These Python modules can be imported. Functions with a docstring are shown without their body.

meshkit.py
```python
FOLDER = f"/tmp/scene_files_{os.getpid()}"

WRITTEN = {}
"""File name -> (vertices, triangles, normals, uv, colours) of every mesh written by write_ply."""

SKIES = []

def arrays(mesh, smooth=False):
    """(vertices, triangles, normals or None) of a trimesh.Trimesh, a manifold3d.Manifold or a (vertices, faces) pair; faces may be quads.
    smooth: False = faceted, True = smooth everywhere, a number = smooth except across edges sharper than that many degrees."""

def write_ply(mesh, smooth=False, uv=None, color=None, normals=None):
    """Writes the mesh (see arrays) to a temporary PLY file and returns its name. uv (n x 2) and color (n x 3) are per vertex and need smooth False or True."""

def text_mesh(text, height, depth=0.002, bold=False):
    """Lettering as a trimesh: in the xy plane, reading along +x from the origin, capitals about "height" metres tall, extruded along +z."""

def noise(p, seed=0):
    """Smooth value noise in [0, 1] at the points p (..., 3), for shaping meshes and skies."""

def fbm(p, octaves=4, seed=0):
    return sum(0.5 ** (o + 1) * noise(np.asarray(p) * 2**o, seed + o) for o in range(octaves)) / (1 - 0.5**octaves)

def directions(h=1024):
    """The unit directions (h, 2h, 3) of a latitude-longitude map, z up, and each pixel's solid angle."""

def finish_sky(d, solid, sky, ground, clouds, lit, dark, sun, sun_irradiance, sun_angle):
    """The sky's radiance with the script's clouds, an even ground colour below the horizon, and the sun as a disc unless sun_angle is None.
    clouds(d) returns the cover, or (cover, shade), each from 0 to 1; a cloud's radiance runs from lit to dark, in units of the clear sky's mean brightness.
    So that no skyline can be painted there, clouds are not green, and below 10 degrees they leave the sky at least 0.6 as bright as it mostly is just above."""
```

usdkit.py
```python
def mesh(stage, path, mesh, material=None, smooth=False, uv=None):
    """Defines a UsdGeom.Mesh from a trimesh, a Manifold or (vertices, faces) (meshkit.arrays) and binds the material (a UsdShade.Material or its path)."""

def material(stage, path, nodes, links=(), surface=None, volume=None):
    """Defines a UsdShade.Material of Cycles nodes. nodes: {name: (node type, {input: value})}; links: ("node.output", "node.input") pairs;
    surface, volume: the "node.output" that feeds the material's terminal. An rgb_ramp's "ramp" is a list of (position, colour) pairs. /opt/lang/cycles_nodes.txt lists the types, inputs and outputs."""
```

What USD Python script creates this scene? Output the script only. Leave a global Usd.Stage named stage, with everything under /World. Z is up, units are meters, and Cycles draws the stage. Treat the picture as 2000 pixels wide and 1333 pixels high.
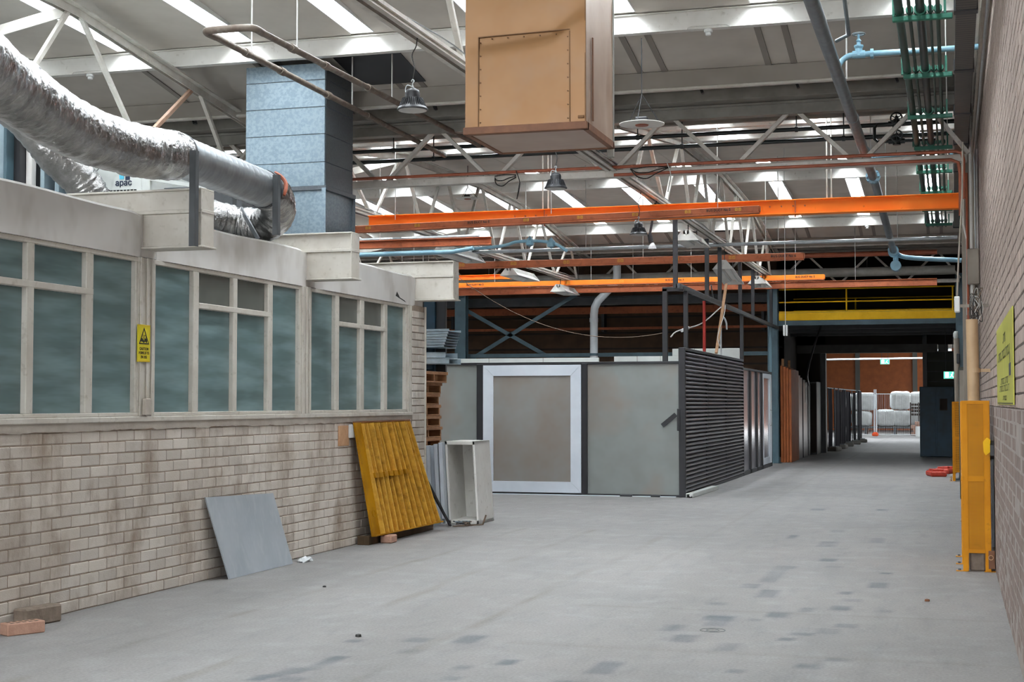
import math, random
import numpy as np, trimesh, usdkit, meshkit
from pxr import Usd, UsdGeom, UsdLux, UsdShade, Sdf, Gf, Vt

stage = Usd.Stage.CreateInMemory()
UsdGeom.SetStageUpAxis(stage, UsdGeom.Tokens.z)
UsdGeom.SetStageMetersPerUnit(stage, 1.0)
WORLD = UsdGeom.Xform.Define(stage, '/World')
UsdGeom.Scope.Define(stage, '/World/Looks')
random.seed(7)
RNG = np.random.default_rng(7)

# ------------------------------------------------------------------ camera, sky, light, exposure
F_PX, YAW, PITCH, EYE = 2880.0, 16.6126, 2.38594, 1.5
cam = UsdGeom.Camera.Define(stage, '/World/camera')
cam.CreateHorizontalApertureAttr(36.0)
cam.CreateVerticalApertureAttr(36.0 * 1333 / 2000)
cam.CreateFocalLengthAttr(F_PX / 2000 * 36.0)
cam.CreateClippingRangeAttr(Gf.Vec2f(0.1, 400))
cam.CreateExposureAttr(0.0)
cx_ = UsdGeom.Xformable(cam)
cx_.AddTranslateOp().Set(Gf.Vec3d(0, 0, EYE))
cx_.AddRotateZOp().Set(YAW)
cx_.AddRotateXOp().Set(90.0 + PITCH)
SKY_PANE = 38.0          # radiance of the opal skylight panes (overcast day behind them)
SKY_OPEN = 1.9           # overcast sky at the open end of the hall, behind the camera
dome = UsdLux.DomeLight.Define(stage, '/World/sky')
dome.CreateIntensityAttr(SKY_OPEN)
dome.CreateColorAttr(Gf.Vec3f(0.93, 0.97, 1.0))

# ------------------------------------------------------------------ materials
def lin(h):
    c = [int(h[i:i + 2], 16) / 255 for i in (0, 2, 4)]
    return tuple(x / 12.92 if x <= 0.04045 else ((x + 0.055) / 1.055) ** 2.4 for x in c)

def M(name, c, c2=None, rough=0.6, metal=0.0, scale=3.0, detail=4.0, lo=0.35, hi=0.65, bump=0.0, bscale=60.0, stretch=(1, 1, 1), spec=0.5, extra=None, c3=None, scale3=30.0, lo3=0.55, hi3=0.75, f3=0.5):
    """Principled material: c mixed with c2 by noise at the surface's world position, then with c3 by a finer noise."""
    c = lin(c) if isinstance(c, str) else c
    n = {'p': ('principled_bsdf', {'roughness': rough, 'metallic': metal, 'specular_ior_level': spec, 'base_color': c})}
    l = []
    if c2 is not None or bump or c3 is not None:
        n['g'] = ('geometry', {})
        n['m'] = ('mapping', {'scale': stretch})
        l.append(('g.position', 'm.vector'))
    if c2 is not None:
        c2 = lin(c2) if isinstance(c2, str) else c2
        n['t'] = ('noise_texture', {'scale': scale, 'detail': detail, 'roughness': 0.6})
        n['r'] = ('rgb_ramp', {'ramp': [(0, c), (lo, c), (hi, c2), (1, c2)]})
        l += [('m.vector', 't.vector'), ('t.fac', 'r.fac')]
        last = 'r.color'
        if c3 is not None:
            c3 = lin(c3) if isinstance(c3, str) else c3
            n['t3'] = ('noise_texture', {'scale': scale3, 'detail': 3.0})
            n['r3'] = ('map_range', {'from_min': lo3, 'from_max': hi3, 'to_min': 0.0, 'to_max': f3, 'clamp': True})
            n['x3'] = ('mix_color', {'b': c3})
            l += [('m.vector', 't3.vector'), ('t3.fac', 'r3.value'), ('r3.result', 'x3.fac'), (last, 'x3.a')]
            last = 'x3.result'
        l.append((last, 'p.base_color'))
    if bump:
        n['bt'] = ('noise_texture', {'scale': bscale, 'detail': 3.0})
        n['b'] = ('bump', {'strength': bump, 'distance': 0.01})
        l += [('m.vector', 'bt.vector'), ('bt.fac', 'b.height'), ('b.normal', 'p.normal')]
    if extra:
        extra(n, l)
    return usdkit.material(stage, '/World/Looks/' + name, n, l, surface='p.BSDF')

def emit(name, c, s):
    return usdkit.material(stage, '/World/Looks/' + name, {'e': ('emission', {'color': c, 'strength': s})}, [], surface='e.emission')

MAT = {}
def mats():
    m = MAT
    m['pane_sky'] = emit('pane_sky', (0.87, 0.945, 1.0), SKY_PANE)
    m['shaft'] = M('shaft', (0.8, 0.8, 0.79), rough=0.5)
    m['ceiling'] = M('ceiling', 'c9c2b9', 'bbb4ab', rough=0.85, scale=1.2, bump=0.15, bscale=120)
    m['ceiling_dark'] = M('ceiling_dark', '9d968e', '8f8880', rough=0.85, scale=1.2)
    m['seam'] = M('seam', '8f8881', rough=0.9)
    m['white_steel'] = M('white_steel', 'e0ded9', 'd2cfc9', rough=0.5, scale=2.5, c3='8d8375', scale3=14, lo3=.62, hi3=.8, f3=.5)
    m['truss_white'] = M('truss_white', 'cfcbc3', 'b5afa5', rough=0.5, scale=3, c3='80705f', scale3=16, lo3=.6, hi3=.8, f3=.5)
    m['grey_steel'] = M('grey_steel', '8a8780', '77736c', rough=0.6, scale=3)
    m['rust_web'] = M('rust_web', 'b99a86', 'a07f6b', rough=0.7, scale=5)
    m['galv'] = M('galv', '8c9ca6', '7d8d98', rough=0.42, metal=0.6, scale=30, detail=2, lo=.42, hi=.6)
    m['galv_dark'] = M('galv_dark', '5b6065', '50555a', rough=0.5, metal=0.3, scale=40)
    m['foil'] = M('foil', 'b2b1b0', '949392', rough=0.24, metal=1.0, scale=6, bump=1.0, bscale=30)
    m['spiral'] = M('spiral', '9b9fa2', '8c9093', rough=0.4, metal=0.75, scale=8)
    m['rubber'] = M('rubber', '33363a', rough=0.6)
    m['dark_steel'] = M('dark_steel', '4a4d50', '3d4043', rough=0.5, scale=4)
    m['black'] = M('black', (0.012, 0.012, 0.014), rough=0.5)
    m['near_black'] = M('near_black', '26262a', '1d1d20', rough=0.45, scale=3)
    m['orange'] = M('orange', 'ff8a30', 'fa7f26', rough=0.55, spec=.2, scale=2, c3='7c3c17', scale3=20, lo3=.68, hi3=.85, f3=.6)
    m['orange_old'] = M('orange_old', 'b4623a', 'a05530', rough=0.6, scale=3, c3='5c2d18', scale3=14, lo3=.55, hi3=.8, f3=.6)
    m['orange_pipe'] = M('orange_pipe', 'a4573a', '8f4a33', rough=0.5, scale=5)
    m['box_orange'] = M('box_orange', '97724c', '8e6438', rough=0.42, metal=0.25, scale=1.6, lo=.3, hi=.7, c3='8a705a', scale3=4, lo3=.5, hi3=.8, f3=.35)
    m['box_side'] = M('box_side', 'b49d8c', 'a48a78', rough=0.4, metal=0.3, scale=2)
    m['box_trim'] = M('box_trim', '7a4f32', '6b432a', rough=0.6, scale=9)
    m['seam_brown'] = M('seam_brown', '745436', rough=0.8)
    m['yellow_plate'] = M('yellow_plate', 'b07c0a', '946505', rough=0.55, spec=.2, scale=3, lo=.4, hi=.62, c3='6a4f1e', scale3=9, lo3=.6, hi3=.8, f3=.5)
    m['plate_lip'] = M('plate_lip', 'dcae48', 'c2933a', rough=0.5, spec=.2, scale=12, c3='6a4f1e', scale3=14)
    m['plate_base'] = M('plate_base', '5a4530', '44341f', rough=0.8, scale=6)
    m['fascia'] = M('fascia', 'dcd9d6', 'd0ccc7', rough=0.8, scale=1.3, c3='94897c', scale3=2.6, lo3=.55, hi3=.8, f3=.5, stretch=(1, 1, .6))
    m['frame_white'] = M('frame_white', 'cdc8bf', 'bdb6ab', rough=0.6, scale=3, c3='8f8473', scale3=18, lo3=.58, hi3=.78, f3=.5)
    m['sill'] = M('sill', 'bdb5ab', 'a99f94', rough=0.85, scale=4, bump=0.3, bscale=50)
    m['beige'] = M('beige', 'b79a77', 'ad8f6c', rough=0.5, scale=4)
    m['beige_grey'] = M('beige_grey', '9a9084', '877d72', rough=0.6, scale=2)
    m['guard'] = M('guard', 'cd8812', 'c17c0a', rough=0.55, spec=.2, scale=4, c3='6b4712', scale3=15, lo3=.62, hi3=.8, f3=.5)
    m['guard_yellow'] = M('guard_yellow', 'f0bc1c', 'e6b012', rough=0.55, spec=.2, scale=4)
    m['steel_blue'] = M('steel_blue', '47606a', '3c525b', rough=0.5, scale=3)
    m['deep_blue'] = M('deep_blue', '173c50', '12303f', rough=0.5, scale=3)
    m['pipe_blue'] = M('pipe_blue', '7da3b3', '6b92a4', rough=0.4, scale=6)
    m['pipe_grey'] = M('pipe_grey', '7d868b', '6c7479', rough=0.38, metal=0.4, scale=6)
    m['pipe_green'] = M('pipe_green', '1f4034', '18342a', rough=0.45, scale=6)
    m['bracket_green'] = M('bracket_green', '23705a', '1c5e4b', rough=0.5, scale=6)
    m['pipe_black'] = M('pipe_black', '1b2322', '151c1b', rough=0.4, scale=6)
    m['pipe_rust'] = M('pipe_rust', '6d6156', '57493f', rough=0.6, scale=7, c3='8b8a84', scale3=12)
    m['conduit'] = M('conduit', 'b4b9bb', 'a3a8aa', rough=0.35, metal=0.6, scale=8)
    m['pvc'] = M('pvc', 'c9ced0', 'bcc1c4', rough=0.4, scale=2)
    m['white_alu'] = M('white_alu', 'dbe2ea', 'd0d7e0', rough=0.4, scale=2)
    m['frost'] = M('frost', '8b918f', '7f817e', rough=0.32, scale=1.2, lo=.3, hi=.7, c3='8a6f5e', scale3=.9, lo3=.5, hi3=.72, f3=.6)
    m['frost_warm'] = M('frost_warm', '8b8a87', '85776c', rough=0.34, scale=1.0, lo=.35, hi=.7)
    m['corrugated'] = M('corrugated', '6a696e', '5c5b60', rough=0.32, metal=0.3, scale=3)
    m['strip_door'] = M('strip_door', '8b8a90', '77767c', rough=0.15, scale=3, stretch=(1, 1, .3))
    m['alu_profile'] = M('alu_profile', 'b9cad3', 'a5b6c0', rough=0.35, metal=0.15, scale=6)
    m['wood'] = M('wood', 'a87b55', '8d6241', rough=0.8, scale=7, stretch=(1, 1, 5))
    m['wood_pale'] = M('wood_pale', 'c39a77', 'b08763', rough=0.8, scale=8)
    m['red'] = M('red', 'a32a22', rough=0.5)
    m['red_plastic'] = M('red_plastic', 'c2412f', 'a83325', rough=0.5, scale=12)
    m['orange_plastic'] = M('orange_plastic', 'ef5a2a', rough=0.5)
    m['brick_loose'] = M('brick_loose', 'b18b78', 'a07a68', rough=0.9, scale=14, bump=.3, bscale=70)
    m['block_grey'] = M('block_grey', '85776a', '74665a', rough=0.9, scale=14, bump=.3, bscale=60)
    m['cement_sheet'] = M('cement_sheet', 'a7adb3', '989fa5', rough=0.7, scale=3, c3='b8bdc0', scale3=12, lo3=.5, hi3=.7, f3=.4, stretch=(1, 1, .5))
    m['sign_yellow'] = M('sign_yellow', 'dccb2e', 'd3c126', rough=0.4, scale=8)
    m['sign_faded'] = M('sign_faded', 'b5b44c', 'abaa48', rough=0.5, scale=5)
    m['ink'] = M('ink', (0.015, 0.015, 0.012), rough=0.6)
    m['ink_faded'] = M('ink_faded', '72713c', rough=0.6)
    m['ink_yellow'] = M('ink_yellow', 'd9a53a', rough=0.6)
    m['logo_cyan'] = M('logo_cyan', '5cc0dd', rough=0.5)
    m['logo_navy'] = M('logo_navy', '1c2740', rough=0.5)
    m['offwhite'] = M('offwhite', 'd3d6d2', 'c9ccc8', rough=0.5, scale=3)
    m['panel_blue'] = M('panel_blue', '8a9ba3', '7d8e96', rough=0.5, scale=6)
    m['mortar_left'] = M('mortar_left', 'a39384', '8d7d6e', rough=0.95, scale=8)
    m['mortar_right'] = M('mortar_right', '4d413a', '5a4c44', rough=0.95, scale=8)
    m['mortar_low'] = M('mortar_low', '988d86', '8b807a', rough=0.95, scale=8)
    m['office_roof'] = M('office_roof', '6c6a67', rough=0.9)
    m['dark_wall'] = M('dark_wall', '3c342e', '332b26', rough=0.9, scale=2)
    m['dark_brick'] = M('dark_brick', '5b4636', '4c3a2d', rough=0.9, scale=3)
    m['far_wall'] = M('far_wall', '6a6964', rough=0.9)
    m['green_wall'] = M('green_wall', '4b4d44', '42443c', rough=0.8, scale=2)
    m['concrete_beam'] = M('concrete_beam', '6d6b66', '605e5a', rough=0.85, scale=3)
    m['bag_white'] = M('bag_white', 'cfd1d0', 'b9bbba', rough=0.7, scale=3, bump=.5, bscale=14)
    m['plastic_film'] = M('plastic_film', '3a343c', '28242a', rough=0.3, scale=6, stretch=(1, 1, .15))
    m['mesh_dark'] = M('mesh_dark', '2b292e', '201f23', rough=0.9, spec=.1, scale=9, stretch=(1, 1, .1))
    m['fence_white'] = M('fence_white', 'd4d7da', rough=0.4)
    m['orange_board'] = M('orange_board', 'b0602c', '9c5326', rough=0.6, scale=3)
    m['exit_green'] = emit('exit_green', (0.1, 0.8, 0.5), 1.6)
    m['exit_white'] = emit('exit_white', (0.85, 1.0, 0.95), 2.5)
    m['lens'] = M('lens', 'bdbcb9', rough=0.3)
    m['lamp_black'] = M('lamp_black', '2b2b2e', rough=0.4)
    m['cable'] = M('cable', '2a2624', rough=0.6)
    m['cable_white'] = M('cable_white', 'c5c3bf', rough=0.6)
    m['cable_brown'] = M('cable_brown', '6b5a4c', rough=0.6)
    m['tube'] = M('tube', 'd8dad8', rough=0.3)
    m['plastic_white'] = M('plastic_white', 'dadbd9', rough=0.4)
    m['film_clear'] = M('film_clear', 'cfd2d4', rough=0.2)
    # frosted green-grey glazing of the office
    m['glass_teal'] = M('glass_teal', '637a7b', '536666', rough=0.22, scale=.9, lo=.3, hi=.7, c3='8fa7ab', scale3=1.5, lo3=.42, hi3=.72, f3=.6, stretch=(1, .7, 4.5), spec=.6, bump=.25, bscale=2.2)
    m['glass_grey'] = M('glass_grey', '595c58', '62645f', rough=0.2, scale=2, spec=.6)
    # bricks: painted, tone by brick and by dirt
    def brick(name, a, b, dirt, streak, f_d, dscale, dlo, dhi):
        def ex(n, l):
            n['oi'] = ('object_info', {})
            n['ge'] = ('geometry', {})
            n['ad'] = ('math', {'math_type': 'add'})
            n['fr'] = ('math', {'math_type': 'fraction'})
            n['hv'] = ('map_range', {'from_min': 0, 'from_max': 1, 'to_min': .86, 'to_max': 1.12})
            n['mul'] = ('hsv', {})
            n['sm'] = ('mapping', {'scale': streak})
            n['sn'] = ('noise_texture', {'scale': 1.0, 'detail': 5.0, 'roughness': .65})
            n['sr'] = ('map_range', {'from_min': dlo, 'from_max': dhi, 'to_min': 0.0, 'to_max': f_d, 'clamp': True})
            n['dx'] = ('mix_color', {'b': lin(dirt)})
            l.remove(('r.color', 'p.base_color'))
            l.extend([('oi.random', 'ad.value1'), ('ge.random_per_island', 'ad.value2'), ('ad.value', 'fr.value1'), ('fr.value', 'hv.value'),
                      ('r.color', 'mul.color'), ('hv.result', 'mul.value'), ('ge.position', 'sm.vector'), ('sm.vector', 'sn.vector'), ('sn.fac', 'sr.value'),
                      ('sr.result', 'dx.fac'), ('mul.color', 'dx.a'), ('dx.result', 'p.base_color')])
        return M(name, a, b, rough=.8, scale=dscale, bump=.25, bscale=90, extra=ex)
    m['brick_left'] = brick('brick_left', 'cec6bd', 'c1b7ac', '84705c', (1.0, 2.4, 1.3), .8, 1.6, .48, .7)
    m['brick_pier'] = brick('brick_pier', 'cfc8bf', 'bdb4aa', '8a7d70', (1.0, 3, 1.1), .5, 2, .5, .75)
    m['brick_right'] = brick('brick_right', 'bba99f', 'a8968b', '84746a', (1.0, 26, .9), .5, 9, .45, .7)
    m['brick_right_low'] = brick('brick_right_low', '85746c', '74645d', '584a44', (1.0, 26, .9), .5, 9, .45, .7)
    # floor: worn concrete, stains by an attribute painted on the mesh
    def fx(n, l):
        n['at'] = ('attribute', {'attribute': 'stain'})
        n['aj'] = ('attribute', {'attribute': 'joint'})
        n['f2'] = ('mapping', {'scale': (3.2, .8, 1)})
        n['n2'] = ('noise_texture', {'scale': 2.2, 'detail': 7.0, 'roughness': .72})
        n['q2'] = ('map_range', {'from_min': .5, 'from_max': .72, 'to_min': 0, 'to_max': .6, 'clamp': True})
        n['x2'] = ('mix_color', {'b': lin('6f6f70')})
        n['xs'] = ('mix_color', {'b': lin('4d535b')})
        n['xj'] = ('mix_color', {'b': lin('68635a')})
        n['fs'] = ('math', {'math_type': 'multiply', 'value2': .8})
        n['fj'] = ('math', {'math_type': 'multiply', 'value2': .75})
        n['sp'] = ('noise_texture', {'scale': 55.0, 'detail': 2.0})
        n['sq'] = ('map_range', {'from_min': .3, 'from_max': .7, 'to_min': .86, 'to_max': 1.13})
        n['sv'] = ('hsv', {})
        l.remove(('x3.result', 'p.base_color'))
        l.extend([('g.position', 'sp.vector'), ('sp.fac', 'sq.value'), ('sq.result', 'sv.value'), ('xj.result', 'sv.color'), ('sv.color', 'p.base_color')])
        l.extend([('g.position', 'f2.vector'), ('f2.vector', 'n2.vector'), ('n2.fac', 'q2.value'), ('q2.result', 'x2.fac'), ('x3.result', 'x2.a'),
                  ('at.fac', 'fs.value1'), ('fs.value', 'xs.fac'), ('x2.result', 'xs.a'), ('aj.fac', 'fj.value1'), ('fj.value', 'xj.fac'), ('xs.result', 'xj.a')])
    m['floor'] = M('floor', '898583', '7e7b7a', rough=.66, scale=.5, lo=.35, hi=.65, c3='949393', scale3=3.5, lo3=.5, hi3=.75, f3=.5, bump=.12, bscale=120, spec=.35, extra=fx)
    # perforated sheet: round dark holes in a square grid of 20 mm
    def pf(n, l):
        n['pm'] = ('mapping', {'scale': (80, 80, 80)})
        n['pv'] = ('separate_xyz', {})
        for k, ax in (('a', 'x'), ('b', 'z')):
            n['f' + k] = ('math', {'math_type': 'fraction'})
            n['s' + k] = ('math', {'math_type': 'subtract', 'value2': .5})
            n['q' + k] = ('math', {'math_type': 'power', 'value2': 2.0})
            n['h' + k] = ('math', {'math_type': 'absolute'})
            l.extend([('pv.' + ax, f'f{k}.value1'), (f'f{k}.value', f's{k}.value1'), (f's{k}.value', f'h{k}.value1'), (f'h{k}.value', f'q{k}.value1')])
        n['su'] = ('math', {'math_type': 'add'})
        n['lt'] = ('math', {'math_type': 'less_than', 'value2': .075})
        n['px'] = ('mix_color', {'b': lin('3b2a10')})
        l.remove(('x3.result', 'p.base_color'))
        l.extend([('g.position', 'pm.vector'), ('pm.vector', 'pv.vector'), ('qa.value', 'su.value1'), ('qb.value', 'su.value2'), ('su.value', 'lt.value1'),
                  ('lt.value', 'px.fac'), ('x3.result', 'px.a'), ('px.result', 'p.base_color')])
    m['perforated'] = M('perforated', 'cd8812', 'c17c0a', rough=0.55, spec=.2, scale=4, c3='6b4712', scale3=15, lo3=.62, hi3=.8, f3=.5, extra=pf)
    # louvred duct: dark slots across
    def lv(n, l):
        n['lw'] = ('wave_texture', {'wave_type': 'bands', 'bands_direction': 'y', 'scale': 4.2, 'distortion': 0.0})
        n['lq'] = ('map_range', {'from_min': .75, 'from_max': .9, 'to_min': 0, 'to_max': .85, 'clamp': True})
        n['lx'] = ('mix_color', {'b': (0.01, 0.01, 0.01)})
        l.remove(('r.color', 'p.base_color'))
        l.extend([('g.position', 'lw.vector'), ('lw.fac', 'lq.value'), ('lq.result', 'lx.fac'), ('r.color', 'lx.a'), ('lx.result', 'p.base_color')])
    m['louvre'] = M('louvre', '5b544e', '4e4843', rough=.5, scale=3, extra=lv)
mats()

# ------------------------------------------------------------------ helpers
_hull = None
def box(x0, x1, y0, y1, z0, z1, b=0.0):
    """Box as (vertices, faces); b chamfers its edges."""
    global _hull
    lo, hi = np.array([x0, y0, z0], float), np.array([x1, y1, z1], float)
    lo, hi = np.minimum(lo, hi), np.maximum(lo, hi)
    c, h = (lo + hi) / 2, (hi - lo) / 2
    b = min(b, 0.45 * h.min())
    if b <= 0:
        s = np.array([[i, j, k] for i in (-1, 1) for j in (-1, 1) for k in (-1, 1)], float)
        f = np.array([[0, 1, 3], [0, 3, 2], [4, 6, 7], [4, 7, 5], [0, 4, 5], [0, 5, 1], [2, 3, 7], [2, 7, 6], [0, 2, 6], [0, 6, 4], [1, 5, 7], [1, 7, 3]])
        return c + s * h, f
    s = np.array([[i, j, k] for i in (-1, 1) for j in (-1, 1) for k in (-1, 1)], float)
    pts, unit = [], []
    for q in s:
        for a in range(3):
            w = np.ones(3); w[a] = 0
            pts.append(q * (h - b * (1 - w) * 0 - b * w)); unit.append(q * (1 - .2 * w))
    if _hull is None:
        hm = trimesh.convex.convex_hull(np.array(unit))
        order = [int(np.argmin(np.linalg.norm(np.array(unit) - v, axis=1))) for v in hm.vertices]
        _hull = np.array(order)[hm.faces]
    return c + np.array(pts), _hull.copy()

def xf(m, mat):
    v = np.asarray(m[0]); mat = np.asarray(mat, float)
    return v @ mat[:3, :3].T + mat[:3, 3], m[1]

def frame(p0, p1, up=(0, 0, 1)):
    p0, p1 = np.array(p0, float), np.array(p1, float)
    d = p1 - p0; L = np.linalg.norm(d); d = d / L
    u = np.array(up, float)
    if abs(d @ u) > .98: u = np.array([0, 1.0, 0])
    s = np.cross(u, d); s /= np.linalg.norm(s); u = np.cross(d, s)
    return p0, d, s, u, L

def bar(p0, p1, w, h, up=(0, 0, 1), b=0.0, ds=0.0, du=0.0):
    """Rectangular bar from p0 to p1: w across, h along 'up'."""
    p0, d, s, u, L = frame(p0, p1, up)
    v, f = box(0, L, -w / 2 + ds, w / 2 + ds, -h / 2 + du, h / 2 + du, b)
    return p0 + v[:, :1] * d + v[:, 1:2] * s + v[:, 2:] * u, f

def angle_bar(p0, p1, w=.06, t=.008, up=(0, 0, 1), side=1):
    a = bar(p0, p1, w, t, up, du=-w / 2)
    c = bar(p0, p1, t, w, up, ds=side * w / 2)
    return cat(a, c)

def cat(*ms):
    ms = [m for m in ms if m is not None]
    vs, fs, n = [], [], 0
    for m in ms:
        if hasattr(m, 'vertices'): m = (np.array(m.vertices), np.array(m.faces))
        vs.append(np.asarray(m[0], float)); fs.append(np.asarray(m[1], int) + n); n += len(m[0])
    return np.vstack(vs), np.vstack(fs)

def tube(pts, r, n=10, cap=True, rf=None):
    """Round tube along a polyline; r a number or one per point; rf(i, angles) gives factors on the radius."""
    p = np.array(pts, float); N = len(p)
    r = np.full(N, r) if np.ndim(r) == 0 else np.array(r, float)
    t = np.gradient(p, axis=0) if N > 2 else np.array([p[1] - p[0]] * 2)
    t /= np.linalg.norm(t, axis=1)[:, None]
    u = np.array([0, 0, 1.0]) if abs(t[0][2]) < .9 else np.array([1.0, 0, 0])
    a = np.linspace(0, 2 * np.pi, n, endpoint=False)
    V = []
    for i in range(N):
        u = u - (u @ t[i]) * t[i]; u /= np.linalg.norm(u)
        s = np.cross(t[i], u)
        k = r[i] * (rf(i, a) if rf else 1.0)
        V.append(p[i] + (np.cos(a) * k)[:, None] * u + (np.sin(a) * k)[:, None] * s)
    V = np.vstack(V)
    i, j = np.meshgrid(np.arange(N - 1), np.arange(n), indexing='ij')
    i, j = i.ravel(), j.ravel(); j2 = (j + 1) % n
    q = np.stack([i * n + j, i * n + j2, (i + 1) * n + j2, (i + 1) * n + j], 1)
    f = np.vstack([q[:, [0, 1, 2]], q[:, [0, 2, 3]]])
    if cap:
        c0, c1 = len(V), len(V) + 1
        V = np.vstack([V, p[0], p[-1]])
        k = np.arange(n); k2 = (k + 1) % n
        f = np.vstack([f, np.stack([np.full(n, c0), k2, k], 1), np.stack([np.full(n, c1), (N - 1) * n + k, (N - 1) * n + k2], 1)])
    return V, f

def cyl(p0, p1, r, n=12): return tube([p0, p1], r, n)

def lathe(prof, n=24, loc=(0, 0, 0)):
    """Revolves (r, z) about z."""
    prof = np.array(prof, float); a = np.linspace(0, 2 * np.pi, n, endpoint=False)
    V = np.vstack([np.stack([r * np.cos(a), r * np.sin(a), np.full(n, z)], 1) for r, z in prof]) + np.array(loc)
    N = len(prof); i, j = np.meshgrid(np.arange(N - 1), np.arange(n), indexing='ij'); i, j = i.ravel(), j.ravel(); j2 = (j + 1) % n
    q = np.stack([i * n + j, i * n + j2, (i + 1) * n + j2, (i + 1) * n + j], 1)
    return V, np.vstack([q[:, [0, 1, 2]], q[:, [0, 2, 3]]])

def curve(ctrl, n=40):
    """Catmull-Rom through control points."""
    c = np.array(ctrl, float); c = np.vstack([2 * c[0] - c[1], c, 2 * c[-1] - c[-2]])
    out = []; S = len(c) - 3
    for t in np.linspace(0, S - 1e-6, n):
        k = int(t); x = t - k; p0, p1, p2, p3 = c[k:k + 4]
        out.append(.5 * (2 * p1 + (p2 - p0) * x + (2 * p0 - 5 * p1 + 4 * p2 - p3) * x * x + (3 * p1 - p0 - 3 * p2 + p3) * x ** 3))
    return np.array(out)

def sag(p0, p1, d, n=16):
    p0, p1 = np.array(p0, float), np.array(p1, float); t = np.linspace(0, 1, n)[:, None]
    q = p0 + (p1 - p0) * t; q[:, 2] -= (4 * d * t * (1 - t))[:, 0]
    return q

COUNT = {}
def path_for(name, parent):
    base = (parent.GetPath().pathString if parent is not None else '/World')
    k = (base, name); COUNT[k] = COUNT.get(k, -1) + 1
    return f'{base}/{name}' + (f'_{COUNT[k]:03d}' if COUNT[k] else '')

def tag(p, label=None, cat_=None, group=None, kind=None):
    for k, v in (('label', label), ('category', cat_), ('group', group), ('kind', kind)):
        if v: p.SetCustomDataByKey(k, v)
    return p

def obj(name, mesh, mat, parent=None, label=None, category=None, group=None, kind=None, smooth=False):
    if hasattr(parent, 'GetPrim'): parent = parent.GetPrim()
    if isinstance(mesh, list): mesh = cat(*mesh)
    p = usdkit.mesh(stage, path_for(name, parent), mesh, MAT[mat], smooth=smooth).GetPrim()
    return tag(p, label, category, group, kind)

def thing(name, label=None, category=None, group=None, kind=None, loc=(0, 0, 0), rotz=0.0):
    x = UsdGeom.Xform.Define(stage, path_for(name, None))
    x.AddTranslateOp().Set(Gf.Vec3d(*map(float, loc)))
    if rotz: x.AddRotateZOp().Set(float(rotz))
    return tag(x.GetPrim(), label, category, group, kind)

def dup(src, name, loc, rotz=0.0, label=None, category=None, group=None):
    was = src.GetCustomData()
    p = thing(name, label or was.get('label'), category or was.get('category'), group or was.get('group'), None, loc, rotz)
    p.GetReferences().AddInternalReference(src.GetPath()); p.SetInstanceable(True)
    return p

def S(name, mesh, mat, parent=None, smooth=False):
    return obj(name, mesh, mat, parent, kind=None if parent is not None else 'structure', smooth=smooth)

def prism_xz(poly, y0, y1):
    """Extrudes a polygon given in (x, z) from y0 to y1."""
    from shapely.geometry import Polygon
    m = trimesh.creation.extrude_polygon(Polygon(poly), y1 - y0, engine='earcut')
    v = np.array(m.vertices); f = np.array(m.faces)
    return np.stack([v[:, 0], y1 - v[:, 2], v[:, 1]], 1), f

def prism_yz(poly, x0, x1):
    from shapely.geometry import Polygon
    m = trimesh.creation.extrude_polygon(Polygon(poly), x1 - x0, engine='earcut')
    v = np.array(m.vertices); f = np.array(m.faces)
    return np.stack([x0 + v[:, 2], v[:, 0], v[:, 1]], 1), f

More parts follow.
